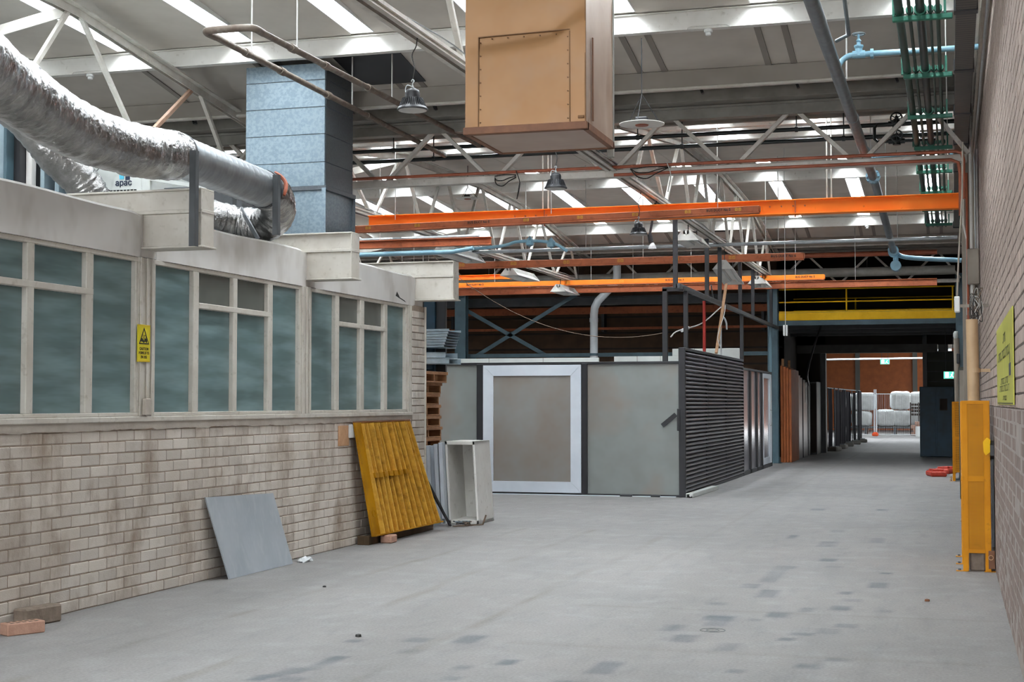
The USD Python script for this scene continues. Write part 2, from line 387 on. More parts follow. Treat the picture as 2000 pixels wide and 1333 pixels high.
def text(s, height, origin, right, up, depth=.003, bold=True, squeeze=1.0):
    """Lettering on a plane: origin is the lower left corner, right and up are unit directions."""
    m = meshkit.text_mesh(s, height, depth, bold=bold)
    v = np.array(m.vertices); r, u = np.array(right, float), np.array(up, float); nrm = np.cross(r, u)
    return np.array(origin, float) + v[:, :1] * squeeze * r + v[:, 1:2] * u + v[:, 2:] * nrm, np.array(m.faces)
def text_w(s, h, bold=True): 
    v = np.array(meshkit.text_mesh(s, h, .002, bold=bold).vertices); return v[:, 0].max()

# ================================================================== THE SETTING
XL, XR = -6.05, 0.35                     # faces of the left (office) wall and the right wall
X0, X1, Y0, Y1 = -17.0, 0.40, -9.0, 45.0
VALLEYS = [-0.1, 18.2, 36.5]
def zc(y):
    """Height of the ceiling's underside: shallow pitched bays between the valleys."""
    d = min(abs(y - v) for v in VALLEYS + [-18.4, 54.8])
    return float(np.interp(d, [0, 1.2, 2.7, 5.0, 9.15], [5.35, 5.40, 5.66, 5.90, 6.0]))

# ------------------------------------------------------------------ floor
STAINS = [(-1.5,13.09,.07,.64),(-1.45,13.63,.07,.11),(-1.4,11.74,.08,.23),(-1.61,12.17,.07,.15),(-.59,12.52,.07,.19),(-.8,11.05,.06,.12),(-1.03,10.88,.05,.12),(-1.19,10.59,.08,.14),(-1.56,10.3,.1,.13),(-1.55,10.03,.07,.12),(-.69,10.2,.07,.08),(-.81,9.93,.08,.11),(-.94,9.75,.07,.05),(-1.02,9.5,.06,.05),(-1.34,9.1,.06,.15),(-1.65,9.35,.09,.15),(-.82,8.58,.07,.05),(-.66,8.85,.06,.04),(-1.19,8.3,.05,.04),(-.83,11.95,.06,.09),(-.75,11.52,.05,.05),(-1.16,14.38,.08,.13),(-1.05,13.8,.06,.05),(-1.29,15.97,.09,.31),(-1.72,16.74,.06,.23),(-1.29,17.61,.08,.15),(-.78,16.56,.07,.28),(-.59,13.39,.05,.06),(-.47,10.98,.06,.04),(-1.72,11.04,.07,.05),(-.96,21.26,.06,.15),(-1.83,21.11,.09,.18),(-1.8,9.78,.05,.16),(-1.34,10.27,.05,.05),(-3.26,8.82,.08,.1),(-2.94,8.94,.08,.17),(-3.15,8.4,.04,.05),(-2.66,7.98,.04,.05),(-2.47,8.22,.05,.08),(-3.45,7.38,.06,.05),(-3.64,8.67,.05,.07),(-3.63,7.38,.06,.08),(-3.58,7.49,.06,.08),(-3.54,7.64,.06,.09),(-3.47,7.74,.06,.1),(-3.47,7.92,.06,.09),(-3.46,8.06,.05,.08),(-2.62,7.66,.04,.05),(-1.9,8.2,.06,.2),(-2.0,7.6,.05,.15),(-1.2,7.6,.05,.1)]
def build_floor():
    gx = np.concatenate([[X0, -12, -8, -6.1], np.arange(-6.05, .351, .05), [.45, 1.0]])
    gy = np.concatenate([[Y0, -4, 0, 4], np.arange(6.0, 24.01, .06), np.arange(24.5, 40, .5), [42, 46, 55, 65, 75, 86]])
    X, Y = np.meshgrid(gx, gy, indexing='ij')
    st = np.zeros_like(X)
    P = np.stack([X.ravel(), Y.ravel(), np.zeros(X.size)], 1)
    nz = meshkit.noise(P * [9, 5, 1], 3).reshape(X.shape)
    for k, (sx, sy, hx, hy) in enumerate(STAINS):
        d = np.maximum(np.abs(X - sx) / max(hx, .05), np.abs(Y - sy) / max(hy, .06))
        st = np.maximum(st, np.clip((1.15 - d) * 4, 0, 1) * (.55 + .45 * ((k * 37) % 11) / 10) * (.55 + .6 * nz))
    # long tyre marks, faint, along the aisle
    for x0, a, w, k in ((-1.05, .25, .12, .25), (-2.3, -.2, .1, .18), (-.55, .1, .08, .16)):
        st = np.maximum(st, k * np.clip(1 - np.abs(X - x0 - a * np.sin(Y / 4.3)) / w, 0, 1) * meshkit.noise(P * [2, .6, 1], 9).reshape(X.shape))
    jt = np.zeros_like(X)
    wob = (meshkit.noise(P * [0, 1.7, 1], 5).reshape(X.shape) - .5) * .1
    for xj in (-4.03, -3.1, -4.87):
        jt = np.maximum(jt, np.clip(1.2 - np.abs(X - xj - wob) / .05, 0, 1) * (-.1 + .9 * meshkit.noise(P * [1, 2.2, 1], 11).reshape(X.shape)) * (Y < 17))
    jt = np.maximum(jt, np.clip(1.1 - np.abs(X + 2.65) / .05, 0, 1) * .3 * (Y > 13))
    for yj in (18.2, 10.68, 8.9):
        jt = np.maximum(jt, np.clip(1.1 - np.abs(Y - yj) / .06, 0, 1) * .35 * (X > -2.7))
    n, m = X.shape
    i, j = np.meshgrid(np.arange(n - 1), np.arange(m - 1), indexing='ij'); i, j = i.ravel(), j.ravel()
    q = np.stack([i * m + j, (i + 1) * m + j, (i + 1) * m + j + 1, i * m + j + 1], 1)
    f = np.vstack([q[:, [0, 1, 2]], q[:, [0, 2, 3]]])
    p = obj('floor', (P, f), 'floor', kind='structure')
    for nm, a in (('stain', st), ('joint', jt)):
        UsdGeom.PrimvarsAPI(p).CreatePrimvar(nm, Sdf.ValueTypeNames.FloatArray, 'vertex').Set(Vt.FloatArray.FromNumpy(a.ravel().astype(np.float32)))
build_floor()

# ------------------------------------------------------------------ left wall: painted brick dado, glazing, concrete fascia
def brick_mesh(face, y0, y1, z0, z1, side, proud):
    """One brick whose exposed face looks to +x (side=1) or -x (side=-1)."""
    return box(face - .05 * side, face + proud * side, y0, y1, z0, z1, b=.006)

def brick_wall(parent, face, side, ya, yb, rows, mat_of, n_single, key):
    L, H, J = .24, .086, .006
    cells = []
    for r in range(rows):
        off = (.12 if r % 2 else 0) + .004 * ((r * 7) % 5)
        k = math.floor((ya - off) / L)
        y = off + k * L
        while y < yb:
            a, b = max(y, ya), min(y + L, yb)
            if b - a > .03: cells.append((r, a + J / 3, b - J / 3, r * H + J / 2, (r + 1) * H - J / 2))
            y += L
    cells.sort(key=key)
    rest = {}
    for i, (r, a, b, z0, z1) in enumerate(cells):
        w = RNG.normal(0, .0016, 4)
        m = brick_mesh(face, a + w[0], b + w[1], z0 + w[2] * .6, z1 + w[3] * .6, side, -.001 + float(RNG.uniform(-.002, .002)))
        mt = mat_of(r)
        if i < n_single: obj('brick', m, mt, parent)
        else: rest.setdefault(mt, []).append(m)
    for mt, ms in rest.items():
        obj('brick_courses', cat(*ms), mt, parent, kind='stuff')

def build_left():
    w = thing('wall_left', kind='structure')
    S('brick_backing', box(XL - .25, XL - .006, 5.5, 16.6, 0, 1.335), 'mortar_left', w)
    brick_wall(w, XL, 1, 7.3, 16.16, 15, lambda r: 'brick_left', 300, lambda c: c[1] + .05 * abs(c[3] - .6))
    # corner pier
    S('pier_core', box(XL - .25, XL + .004, 16.16, 16.60, 0, 2.64), 'mortar_left', w)
    ms = []
    for r in range(30):
        z0 = r * .086 + .004
        ys = [(16.165, 16.375), (16.385, 16.595)] if r % 2 else [(16.165, 16.27), (16.28, 16.48), (16.49, 16.595)]
        for a, b in ys: S('brick', box(XL - .03, XL + .016, a, b, z0, z0 + .077, .005), 'brick_pier', w)
    # sill: mortar bed with a ragged lower edge, timber sill above
    yy = np.arange(7.3, 16.17, .04); rag = .024 + .014 * meshkit.noise(np.stack([yy * 9, yy * 0, yy * 0], 1), 2) + .006 * RNG.random(len(yy))
    poly = [(y, 1.352) for y in yy[::-1]] + [(y, 1.325 - r) for y, r in zip(yy, rag)]
    S('sill_mortar', prism_yz(poly, XL - .04, XL + .012), 'sill', w)
    S('sill', box(XL - .2, XL + .03, 7.3, 16.16, 1.350, 1.392, .006), 'frame_white', w)
    # fascia: three lengths of plastered concrete with rounded ends, broken at the steel stubs
    for a, b in ((5.6, 10.19), (10.42, 13.26), (13.50, 16.33)):
        ys = np.linspace(a, b, 40)
        bul = lambda y: -.03 * (np.exp(-((y - a) / .09) ** 2) + np.exp(-((y - b) / .09) ** 2))
        V, F = [], []
        for y in ys:
            top = 2.99 + .008 * math.sin(y * 3.1) - .02 * (np.exp(-((y - a) / .12) ** 2) + np.exp(-((y - b) / .12) ** 2))
            x = XL + .012 + bul(y)
            V += [(x, y, 2.632), (x, y, top - .02), (x - .02, y, top), (XL - .16, y, top), (XL - .16, y, 2.632)]
        n = len(ys)
        for i in range(n - 1):
            for k in range(5):
                p, q = i * 5 + k, i * 5 + (k + 1) % 5
                F += [(p, q + 5, q), (p, p + 5, q + 5)]
        F += [(0, 1, 2), (0, 2, 3), (0, 3, 4)] + [((n - 1) * 5 + a_, (n - 1) * 5 + c_, (n - 1) * 5 + b_) for a_, b_, c_ in ((0, 1, 2), (0, 2, 3), (0, 3, 4))]
        V, F = np.array(V), np.array(F)
        S('fascia', (V, F[:, ::-1]), 'fascia', w, smooth=30)
    S('fascia_lintel', box(XL - .16, XL - .02, 5.6, 16.60, 2.64, 2.97), 'fascia', w)
    S('fascia_crack', prism_yz([(15.62, 2.71), (15.95, 2.655), (15.9, 2.675), (15.75, 2.70), (15.66, 2.76)], XL + .006, XL + .0135), 'ink', w)
    # posts between the window bays
    for a, b in ((10.13, 10.36), (13.11, 13.34), (16.02, 16.16), (7.1, 7.36)):
        S('window_post', box(XL - .1, XL + .0, a, b, 1.392, 2.632, .004), 'frame_white', w)
        for q in (a + .03, (a + b) / 2 + .01, b - .03):
            S('post_bead', box(XL - .0, XL + .014, q - .016, q + .016, 1.392, 2.632, .004), 'frame_white', w)
    S('conduit_box', box(XL + .014, XL + .05, 10.17, 10.25, 1.40, 1.53, .005), 'sill', w)
    S('end_wall', box(-13.0, XL - .25, 16.4, 16.6, 0, 2.97), 'fascia', w)
    S('office_roof', box(-13.0, XL - .16, 5.6, 16.6, 2.93, 2.975), 'office_roof', w)
    S('office_back', box(XL - 1.5, XL - 1.4, 5.6, 16.4, 0, 2.9), 'dark_wall', w)
    S('vertical_conduit', cyl((XL + .02, 16.585, 0.0), (XL + .02, 16.585, 2.64), .014), 'frame_white', w)
build_left()

def window(n, y0, y1, mull, panes, transom):
    """panes: list of (ya, yb, split); frame members are parts, every pane is its own part."""
    t = thing(f'window_{n}', kind='structure')
    S('frame_head', box(XL - .06, XL - .004, y0, y1, 2.596, 2.632, .004), 'frame_white', t)
    S('frame_sill', box(XL - .06, XL + .004, y0, y1, 1.392, 1.422, .004), 'frame_white', t)
    for a, b in mull:
        S('mullion', box(XL - .06, XL - .002, a, b, 1.42, 2.6, .006), 'frame_white', t)
    for a, b in transom:
        S('transom', box(XL - .06, XL - .000, a, b, 2.288, 2.338, .006), 'frame_white', t)
    for k, (a, b, sp) in enumerate(panes):
        zs = [(1.42, 2.29), (2.336, 2.6)] if sp else [(1.42, 2.6)]
        for q, (z0, z1) in enumerate(zs):
            S('pane', box(XL - .05, XL - .044, a - .01, b + .01, z0, z1), 'glass_grey' if (q == 1 and n > 1) else 'glass_teal', t)
            for (ya, yb, za, zb) in ((a, a + .012, z0, z1), (b - .012, b, z0, z1), (a, b, z0, z0 + .012), (a, b, z1 - .012, z1)):
                pass
window(1, 7.36, 10.13, [(7.36, 7.40), (7.95, 8.05), (8.69, 8.775), (9.41, 9.505), (10.09, 10.13)], [(7.40, 7.95, 0), (8.05, 8.69, 1), (8.775, 9.41, 1), (9.505, 10.09, 0)], [(8.05, 9.505)])
window(2, 10.36, 13.11, [(10.36, 10.39), (11.0, 11.095), (11.715, 11.79), (12.4, 12.5), (13.08, 13.11)], [(10.39, 11.0, 0), (11.095, 11.715, 1), (11.79, 12.4, 1), (12.5, 13.08, 0)], [(11.095, 12.45)])
window(3, 13.34, 16.02, [(13.34, 13.37), (13.95, 14.055), (14.62, 14.73), (15.31, 15.41), (15.99, 16.02)], [(13.37, 13.95, 0), (14.055, 14.62, 1), (14.73, 15.31, 1), (15.41, 15.99, 0)], [(14.055, 15.36)])

# ------------------------------------------------------------------ right wall
def build_right():
    w = thing('wall_right', kind='structure')
    S('brick_backing', box(XR + .004, XR + .25, 5.0, 45, 1.464, 4.82), 'mortar_right', w)
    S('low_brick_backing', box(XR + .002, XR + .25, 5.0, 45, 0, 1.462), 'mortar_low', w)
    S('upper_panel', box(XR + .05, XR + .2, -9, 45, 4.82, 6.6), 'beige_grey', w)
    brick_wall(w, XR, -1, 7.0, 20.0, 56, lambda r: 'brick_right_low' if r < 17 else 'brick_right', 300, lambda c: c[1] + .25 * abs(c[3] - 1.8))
    S('ledge', box(XR - .05, XR + .05, 5, 45, 4.81, 4.95, .006), 'beige_grey', w)
    S('ledge_strip', box(XR - .07, XR - .05, 5, 30, 4.88, 4.93, .004), 'white_steel', w)
    S('wall_behind_camera', box(XR, XR + .25, -9, 5, 0, 4.82), 'beige_grey', w)
build_right()

# ------------------------------------------------------------------ ceiling, skylights
SKX = [-.34 - 1.5 * k for k in range(11)]
SHW = .145
def seg(ofs): return [(v + a, v + b) for v in (-18.4, -.1, 18.2) for a, b in ofs]
LIGHTS = [(1.3, 2.98), (3.12, 5.18), (9.3, 10.2), (10.38, 15.44)]
CUTS = [0.0, 1.2, 1.3, 2.7, 2.98, 3.12, 5.0, 5.18, 9.15, 9.3, 10.2, 10.38, 13.3, 15.44, 15.6, 17.1, 18.3]
def slab(x0, x1, ya, yb, t=.05, dz=0.0):
    za, zb = zc(ya) + dz, zc(yb) + dz
    V = np.array([[x0, ya, za], [x1, ya, za], [x1, yb, zb], [x0, yb, zb], [x0, ya, za + t], [x1, ya, za + t], [x1, yb, zb + t], [x0, yb, zb + t]])
    F = np.array([[0, 2, 1], [0, 3, 2], [4, 5, 6], [4, 6, 7], [0, 1, 5], [0, 5, 4], [1, 2, 6], [1, 6, 5], [2, 3, 7], [2, 7, 6], [3, 0, 4], [3, 4, 7]])
    return V, F
def build_ceiling():
    c = thing('ceiling', kind='structure')
    wn = 10
    for v in (-18.4, -.1, 18.2):
        far = v < -10
        bulk = []
        for a, b in zip(CUTS[:-1], CUTS[1:]):
            ya, yb = v + a, v + b
            if yb < Y0: continue
            lit = any(p - 1e-6 <= a and b <= q + 1e-6 for p, q in LIGHTS)
            edges = [XR + .12] + [e for s in SKX for e in (s + SHW, s - SHW)] + [X0]
            for k in range(0, len(edges), 2):
                m = slab(edges[k + 1], edges[k], ya, yb)
                if far or ya < 6: bulk.append(m)
                else: S('ceiling_panel', m, 'ceiling', c)
            if not lit:
                for s in SKX:
                    bulk.append(slab(s - SHW, s + SHW, ya, yb, dz=.004))
            if a >= 15.6 and a < 17.0 and not far:
                for s in SKX[:7]:
                    for e in (-1, 1):
                        S('seam_strip', slab(s + e * (SHW + .0) - .035, s + e * (SHW + .0) + .035, ya, yb, .012, -.012), 'seam', c)
        S('ceiling_panels', cat(*bulk), 'ceiling', c)
        for a, b in LIGHTS:
            ya, yb = v + a, v + b
            if yb < Y0 + 1: continue
            for s in SKX:
                t = thing(f'window_{wn}', kind='structure'); wn += 1
                h = .2
                S('pane', slab(s - SHW - .0, s + SHW + .0, ya, yb, .004, h), 'pane_sky', t)
                fr = []
                for e in (-1, 1):
                    fr.append(slab(s + e * SHW - (.012 if e > 0 else 0), s + e * SHW + (.012 if e < 0 else 0), ya, yb, h, 0))
                za, zb = zc(ya), zc(yb)
                fr.append(box(s - SHW, s + SHW, ya, ya + .012, za, za + h)); fr.append(box(s - SHW, s + SHW, yb - .012, yb, zb, zb + h))
                S('shaft', cat(*fr), 'shaft', t)
    # the dark bay beyond the second valley has no skylights
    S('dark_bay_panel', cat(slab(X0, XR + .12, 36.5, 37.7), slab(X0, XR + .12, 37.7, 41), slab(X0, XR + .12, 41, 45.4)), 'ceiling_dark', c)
build_ceiling()

# far and side walls
S('wall_far_left', box(X0 - .2, X0, Y0, 45, 0, 6.4), 'far_wall')
def build_back():
    b = thing('wall_back', kind='structure')
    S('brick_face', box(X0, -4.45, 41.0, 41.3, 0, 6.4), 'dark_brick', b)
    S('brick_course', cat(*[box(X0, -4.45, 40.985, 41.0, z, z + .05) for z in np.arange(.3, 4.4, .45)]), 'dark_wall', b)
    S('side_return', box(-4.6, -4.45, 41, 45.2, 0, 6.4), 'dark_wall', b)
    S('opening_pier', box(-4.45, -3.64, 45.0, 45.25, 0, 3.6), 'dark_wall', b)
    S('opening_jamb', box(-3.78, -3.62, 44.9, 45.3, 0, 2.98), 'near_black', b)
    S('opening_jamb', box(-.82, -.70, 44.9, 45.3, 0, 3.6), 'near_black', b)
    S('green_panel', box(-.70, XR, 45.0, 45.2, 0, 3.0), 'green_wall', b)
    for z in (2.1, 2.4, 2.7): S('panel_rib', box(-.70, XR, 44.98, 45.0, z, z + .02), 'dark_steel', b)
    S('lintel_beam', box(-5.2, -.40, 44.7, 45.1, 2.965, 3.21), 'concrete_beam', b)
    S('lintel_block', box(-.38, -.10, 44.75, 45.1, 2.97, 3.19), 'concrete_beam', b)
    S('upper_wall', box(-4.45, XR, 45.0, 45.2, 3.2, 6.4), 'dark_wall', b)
build_back()
def build_mezzanine():
    b = thing('mezzanine_floor', kind='structure')
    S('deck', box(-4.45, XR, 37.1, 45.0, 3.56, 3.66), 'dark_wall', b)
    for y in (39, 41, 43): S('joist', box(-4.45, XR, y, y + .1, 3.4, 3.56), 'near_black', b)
build_mezzanine()
def build_far_room():
    w = thing('wall_far_room', kind='structure')
    S('brick_face', box(-9, 3, 82, 82.3, 0, 5), 'orange_board', w)
    for x in (-4.9, -1.9, .5): S('wall_column', box(x - .12, x + .12, 81.85, 82, 0, 4.6), 'far_wall', w)
    S('side_face', box(-9.2, -9, 45.3, 82, 0, 5), 'far_wall', w)
    S('side_face', box(3, 3.2, 45.3, 82, 0, 5), 'far_wall', w)
    S('roof_deck', cat(box(-9, 3, 45.2, 60, 4.4, 4.5), box(-9, 3, 62.5, 70, 4.4, 4.5), box(-9, 3, 72, 82, 4.4, 4.5), *[box(x, x + 1.8, a, b, 4.4, 4.5) for a, b in ((60, 62.5), (70, 72)) for x in (-9, -6.4, -3.8, -1.2, 1.2)]), 'far_wall', w)
    S('roof_pane', cat(*[box(x, x + .8, a, b, 4.5, 4.52) for a, b in ((60, 62.5), (70, 72)) for x in (-7.2, -4.6, -2.0, .6)]), 'pane_sky', w)
build_far_room()

# ================================================================== ROOF STEEL
def purlin(y, name_label, x0=X0, x1=XR + .1):
    t = thing('roof_beam', name_label, 'beam', 'white roof beams across the hall')
    z1 = zc(y) - .004; z0 = z1 - .2
    obj('web', box(x0, x1, y - .008, y + .008, z0, z1, .002), 'white_steel', t)
    obj('bottom_flange', box(x0, x1, y - .05, y + .05, z0 - .012, z0, .003), 'white_steel', t)
    obj('top_flange', box(x0, x1, y - .05, y + .05, z1 - .012, z1, .003), 'white_steel', t)
for y, lab in ((9.95, 'white steel roof beam nearest the camera, above the orange box duct'), (15.42, 'long white roof beam passing behind the orange box duct, smoke detectors under it'),
               (21.24, 'white roof beam seen just past the first lattice girder, above the two black pipes'), (23.44, 'white roof beam seen between and below the two black pipes'),
               (28.49, 'white roof beam at the ridge of the second roof bay, above the orange crane beam'), (33.72, 'farthest brightly lit white roof beam, before the dark end of the hall'), (5.1, 'white roof beam overhead, out of sight above the picture')):
    if y > 6: purlin(y, lab)
# valley beams and gutters
for k, V in enumerate((18.2, 36.5)):
    t = thing('valley_gutter', ['grey boxed roof gutter with black brackets above the first lattice girder', 'grey boxed roof gutter above the farther lattice girder, near the dark end'][k], 'gutter', 'boxed roof gutters')
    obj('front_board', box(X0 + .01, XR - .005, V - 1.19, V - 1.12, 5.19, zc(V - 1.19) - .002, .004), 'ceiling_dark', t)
    obj('front_lip', box(X0 + .01, XR - .005, V - 1.21, V - 1.13, 5.165, 5.195, .006), 'truss_white', t)
    obj('gutter_box', box(X0 + .01, XR - .005, V - .35, V + .35, 5.19, 5.34, .01), 'grey_steel', t)
    obj('soffit', box(X0 + .01, XR - .005, V - .36, V + .36, 5.332, 5.346), 'ceiling_dark', t)
    for x in np.arange(-15.3, .2, 1.13):
        obj('bracket', [bar((x, V - .75, 5.34), (x + .05, V - .75, 5.2), .07, .03), box(x - .06, x + .06, V - .8, V - .7, 5.3, 5.34)], 'near_black', t)
    obj('rear_board', box(X0 + .01, XR - .005, V + 1.12, V + 1.19, 5.19, zc(V + 1.19) - .002, .004), 'ceiling_dark', t)

def girder(V, label):
    t = thing('lattice_girder', label, 'girder', 'lattice girders across the hall')
    obj('bottom_chord', [bar((X0 + .01, V, 4.395), (.2, V, 4.395), .13, .09, b=.005)], 'truss_white', t)
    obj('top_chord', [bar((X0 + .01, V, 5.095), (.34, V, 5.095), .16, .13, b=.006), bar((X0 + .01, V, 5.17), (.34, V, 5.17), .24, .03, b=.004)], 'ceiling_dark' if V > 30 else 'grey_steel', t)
    xb = [-1.06 - 1.54 * k for k in range(11)]
    for k, x in enumerate(xb):
        for e, xt in ((1, x + .70), (-1, x - .70)):
            obj('web', bar((x + .07 * e, V, 4.43), (xt, V, 5.05), .05, .075, up=(0, 1, 0), b=.004), 'truss_white', t)
    obj('web', bar((-.24, V, 5.05), (.22, V, 4.45), .05, .075, up=(0, 1, 0), b=.004), 'truss_white', t)
    return t
girder(18.2, 'white zigzag lattice girder across the hall with orange pipes along its lower chord')
girder(36.5, 'white zigzag lattice girder at the dark end above the yellow beam')

def truss(X, V, label, y_from=None):
    """Long truss along the hall under one roof bay from valley V to V + 18.3."""
    t = thing('roof_truss', label, 'truss', 'roof trusses along the hall')
    ya, yb = max(V, Y0), V + 18.3
    zt = lambda y: zc(y) - .225
    ns = [V + d for d in (.35, 2.2, 4.86, 7.0, 9.15, 11.3, 13.5, 16.1, 17.95)]
    ns = [y for y in ns if y > Y0]
    obj('bottom_chord', [bar((X + e * .045, ya, 4.43), (X + e * .045, yb, 4.43), .05, .01) for e in (-1, 1)] + [bar((X + e * .024, ya, 4.455), (X + e * .024, yb, 4.455), .008, .05) for e in (-1, 1)], 'truss_white', t)
    for a, b in zip(ns[:-1], ns[1:]):
        obj('top_chord', [bar((X + e * .06, a, zt(a)), (X + e * .06, b, zt(b)), .09, .014, b=.002) for e in (-1, 1)] + [bar((X + e * .03, a, zt(a) - .045), (X + e * .03, b, zt(b) - .045), .012, .09) for e in (-1, 1)], 'truss_white', t)
    for a, b in zip(ns[:-1], ns[1:]):
        m = (a + b) / 2
        for y, off in ((a, .12), (b, -.12)):
            if y in (ns[0], ns[-1]) and V >= 0: continue
            obj('web', bar((X, y + off, zt(y) - .07), (X, m - off * .5, 4.46), .05, .05, up=(1, 0, 0), b=.004), 'rust_web' if abs(X + 8.8) < .1 and abs(y - 16.0) < .3 and off < 0 else 'truss_white', t)
    if abs(X + 8.8) < .1:                                           # sway braces down to the next truss
        for y in ((13.4,) if V < 0 else (23.4, 31.0)):
            obj('sway_brace', bar((X - .06, y, zt(y) - .02), (X - 4.5, y, zt(y) - .85), .02, .12, b=.004), 'truss_white', t)
    return t
truss(-4.1, -.1, 'near white roof truss over the aisle, passing behind the orange box duct')
truss(-8.8, -.1, 'near white roof truss over the office roof at the upper left')
truss(-13.5, -.1, 'near white roof truss far to the left behind the office')
truss(-4.1, 18.2, 'white roof truss above the dark partition posts, fluorescent fittings under it')
truss(-8.8, 18.2, 'white roof truss left of the white downpipe, fluorescent fittings under it')
truss(-13.5, 18.2, 'white roof truss at the far left of the second roof bay')

# steel columns
def column(x0, x1, y0, y1, z1, mat, label):
    t = thing('steel_column', label, 'column')
    f = .018
    obj('flange', box(x0, x1, y0, y0 + f, 0.012, z1, .003), mat, t); obj('flange', box(x0, x1, y1 - f, y1, 0.012, z1, .003), mat, t)
    obj('web', box((x0 + x1) / 2 - .008, (x0 + x1) / 2 + .008, y0 + f, y1 - f, 0.012, z1), mat, t)
    obj('base_plate', box(x0 - .06, x1 + .06, y0 - .06, y1 + .06, 0, .014, .003), mat, t)
    return t
column(-4.37, -4.12, 36.78, 37.02, 4.60, 'steel_blue', 'blue-green steel column at the far end of the louvred partition')
column(.10, .30, 36.78, 37.02, 4.60, 'steel_blue', 'blue-green steel column at the right end of the yellow beam')
column(.11, .31, 30.0, 30.2, 3.0, 'steel_blue', 'short blue steel column behind the beige pipe by the right wall')
column(-12.55, -12.25, 36.78, 37.02, 4.60, 'steel_blue', 'bright blue steel column just past the end of the office wall')
column(.14, .33, 19.5, 19.75, 5.2, 'beige_grey', 'beige wall column carrying the end of the orange-piped girder')

# ================================================================== PIPES AND DUCTS UNDER THE ROOF
def pipe(name, label, cat_, pts, r, mat, n=10, parts=(), group=None):
    t = thing(name, label, cat_, group)
    obj('pipe', tube(pts, r, n), mat, t, smooth=40)
    for nm, m, mt in parts: obj(nm, m, mt, t)
    return t
# orange pipes along the girder
pipe('sprinkler_pipe', 'upper orange-brown pipe along the lower chord of the lattice girder', 'pipe', [(X0, 18.08, 4.465), (.08, 18.08, 4.465), (.14, 18.08, 4.44), (.16, 18.08, 4.36), (.16, 18.1, 3.9)], .02, 'orange_pipe')
pipe('sprinkler_pipe', 'lower orange-brown pipe along the girder chord, from the truss to the right wall', 'pipe', [(-4.05, 18.07, 4.365), (.02, 18.07, 4.365), (.10, 18.07, 4.33), (.12, 18.07, 4.2), (.12, 18.1, 3.7)], .02, 'orange_pipe')
# two black pipes with hangers
for z, lab in ((5.05, 'upper of the two straight black pipes across the hall'), (4.9, 'lower of the two straight black pipes across the hall')):
    hs = [('hanger', cyl((x, 19.3, z), (x, 19.3, zc(19.3)), .008, 6), 'pipe_black') for x in (-7.5 + (5.05 - z) * 4, -4.0 + (5.05 - z) * 4, -1.9 + (5.05 - z) * 4)]
    cl = [('clamp', cyl((x - .02, 19.3, z), (x + .02, 19.3, z), .036, 10), 'pipe_black') for x in (-7.5 + (5.05 - z) * 4, -4.0 + (5.05 - z) * 4, -1.9 + (5.05 - z) * 4)]
    pipe('black_pipe', lab, 'pipe', [(-16.5, 19.3, z), (.22, 19.3, z)], .028, 'pipe_black', parts=hs + cl)
def hand_wheel(c, r, axis='y', mat='pipe_black'):
    a = np.linspace(0, 2 * np.pi, 25)
    ring = np.stack([r * np.cos(a), 0 * a, r * np.sin(a)], 1) if axis == 'y' else np.stack([r * np.cos(a), r * np.sin(a), 0 * a], 1)
    ms = [tube(ring + np.array(c), r * .14, 6, cap=False)]
    for k in range(3):
        p = ring[k * 8 + 2] if k * 8 + 2 < 25 else ring[0]
        ms.append(cyl(np.array(c) - p, np.array(c) + p, r * .09, 6))
    return cat(*ms)
t = thing('valve_set', 'pair of black gate valves with hand wheels looping off the black pipes', 'valve')
obj('loop_pipe', [tube([(-.15, 19.0, 5.0), (-.86, 19.0, 5.0), (-.90, 19.0, 4.96), (-.90, 19.0, 4.82), (-.86, 19.0, 4.78), (-.16, 19.0, 4.78)], .02, 8), cyl((-.2, 19.0, 5.0), (-.2, 19.3, 5.05), .02), cyl((-.2, 19.0, 4.78), (-.2, 19.3, 4.9), .02)], 'pipe_black', t)
for z in (5.0, 4.78):
    obj('valve_body', [lathe([(0, -.05), (.05, -.05), (.05, .02), (.03, .05), (.015, .1), (0, .1)], 12, (-.63, 19.0, z)), cyl((-.73, 19, z), (-.53, 19, z), .035)], 'pipe_black', t)
    obj('hand_wheel', hand_wheel((-.63, 18.95, z + .06), .07), 'pipe_black', t)
# rust loop from the office side: two parallel runs with a return bend at the near end
t = thing('hung_pipe_loop', 'pair of rusty grey pipes with a return bend hung over the office roof', 'pipe')
for k, (x, mt) in enumerate(((-6.72, 'pipe_rust'), (-6.22, 'pipe_rust'))):
    z1 = 5.05 if k else 4.93
    obj('pipe', tube([(x, 12.55, 5.0), (x, 19.26, z1)], .032, 12), mt, t, smooth=40)
    for y in (13.2, 14.0, 15.2, 16.4): obj('coupling', cyl((x, y, 5.0 + (z1 - 5) * (y - 12.55) / 6.7), (x, y + .1, 5.0 + (z1 - 5) * (y + .1 - 12.55) / 6.7), .042, 12), mt, t, smooth=40)
    for y in (13.35, 15.95): obj('hanger_rod', cyl((x, y, 5.0), (x, y, zc(y)), .009, 6), 'cable_white', t)
obj('return_bend', tube(curve([(-6.72, 12.6, 5.0), (-6.72, 12.42, 5.0), (-6.64, 12.36, 5.0), (-6.30, 12.36, 5.0), (-6.22, 12.42, 5.0), (-6.22, 12.6, 5.0)], 24), .036, 12), 'pipe_rust', t, smooth=40)
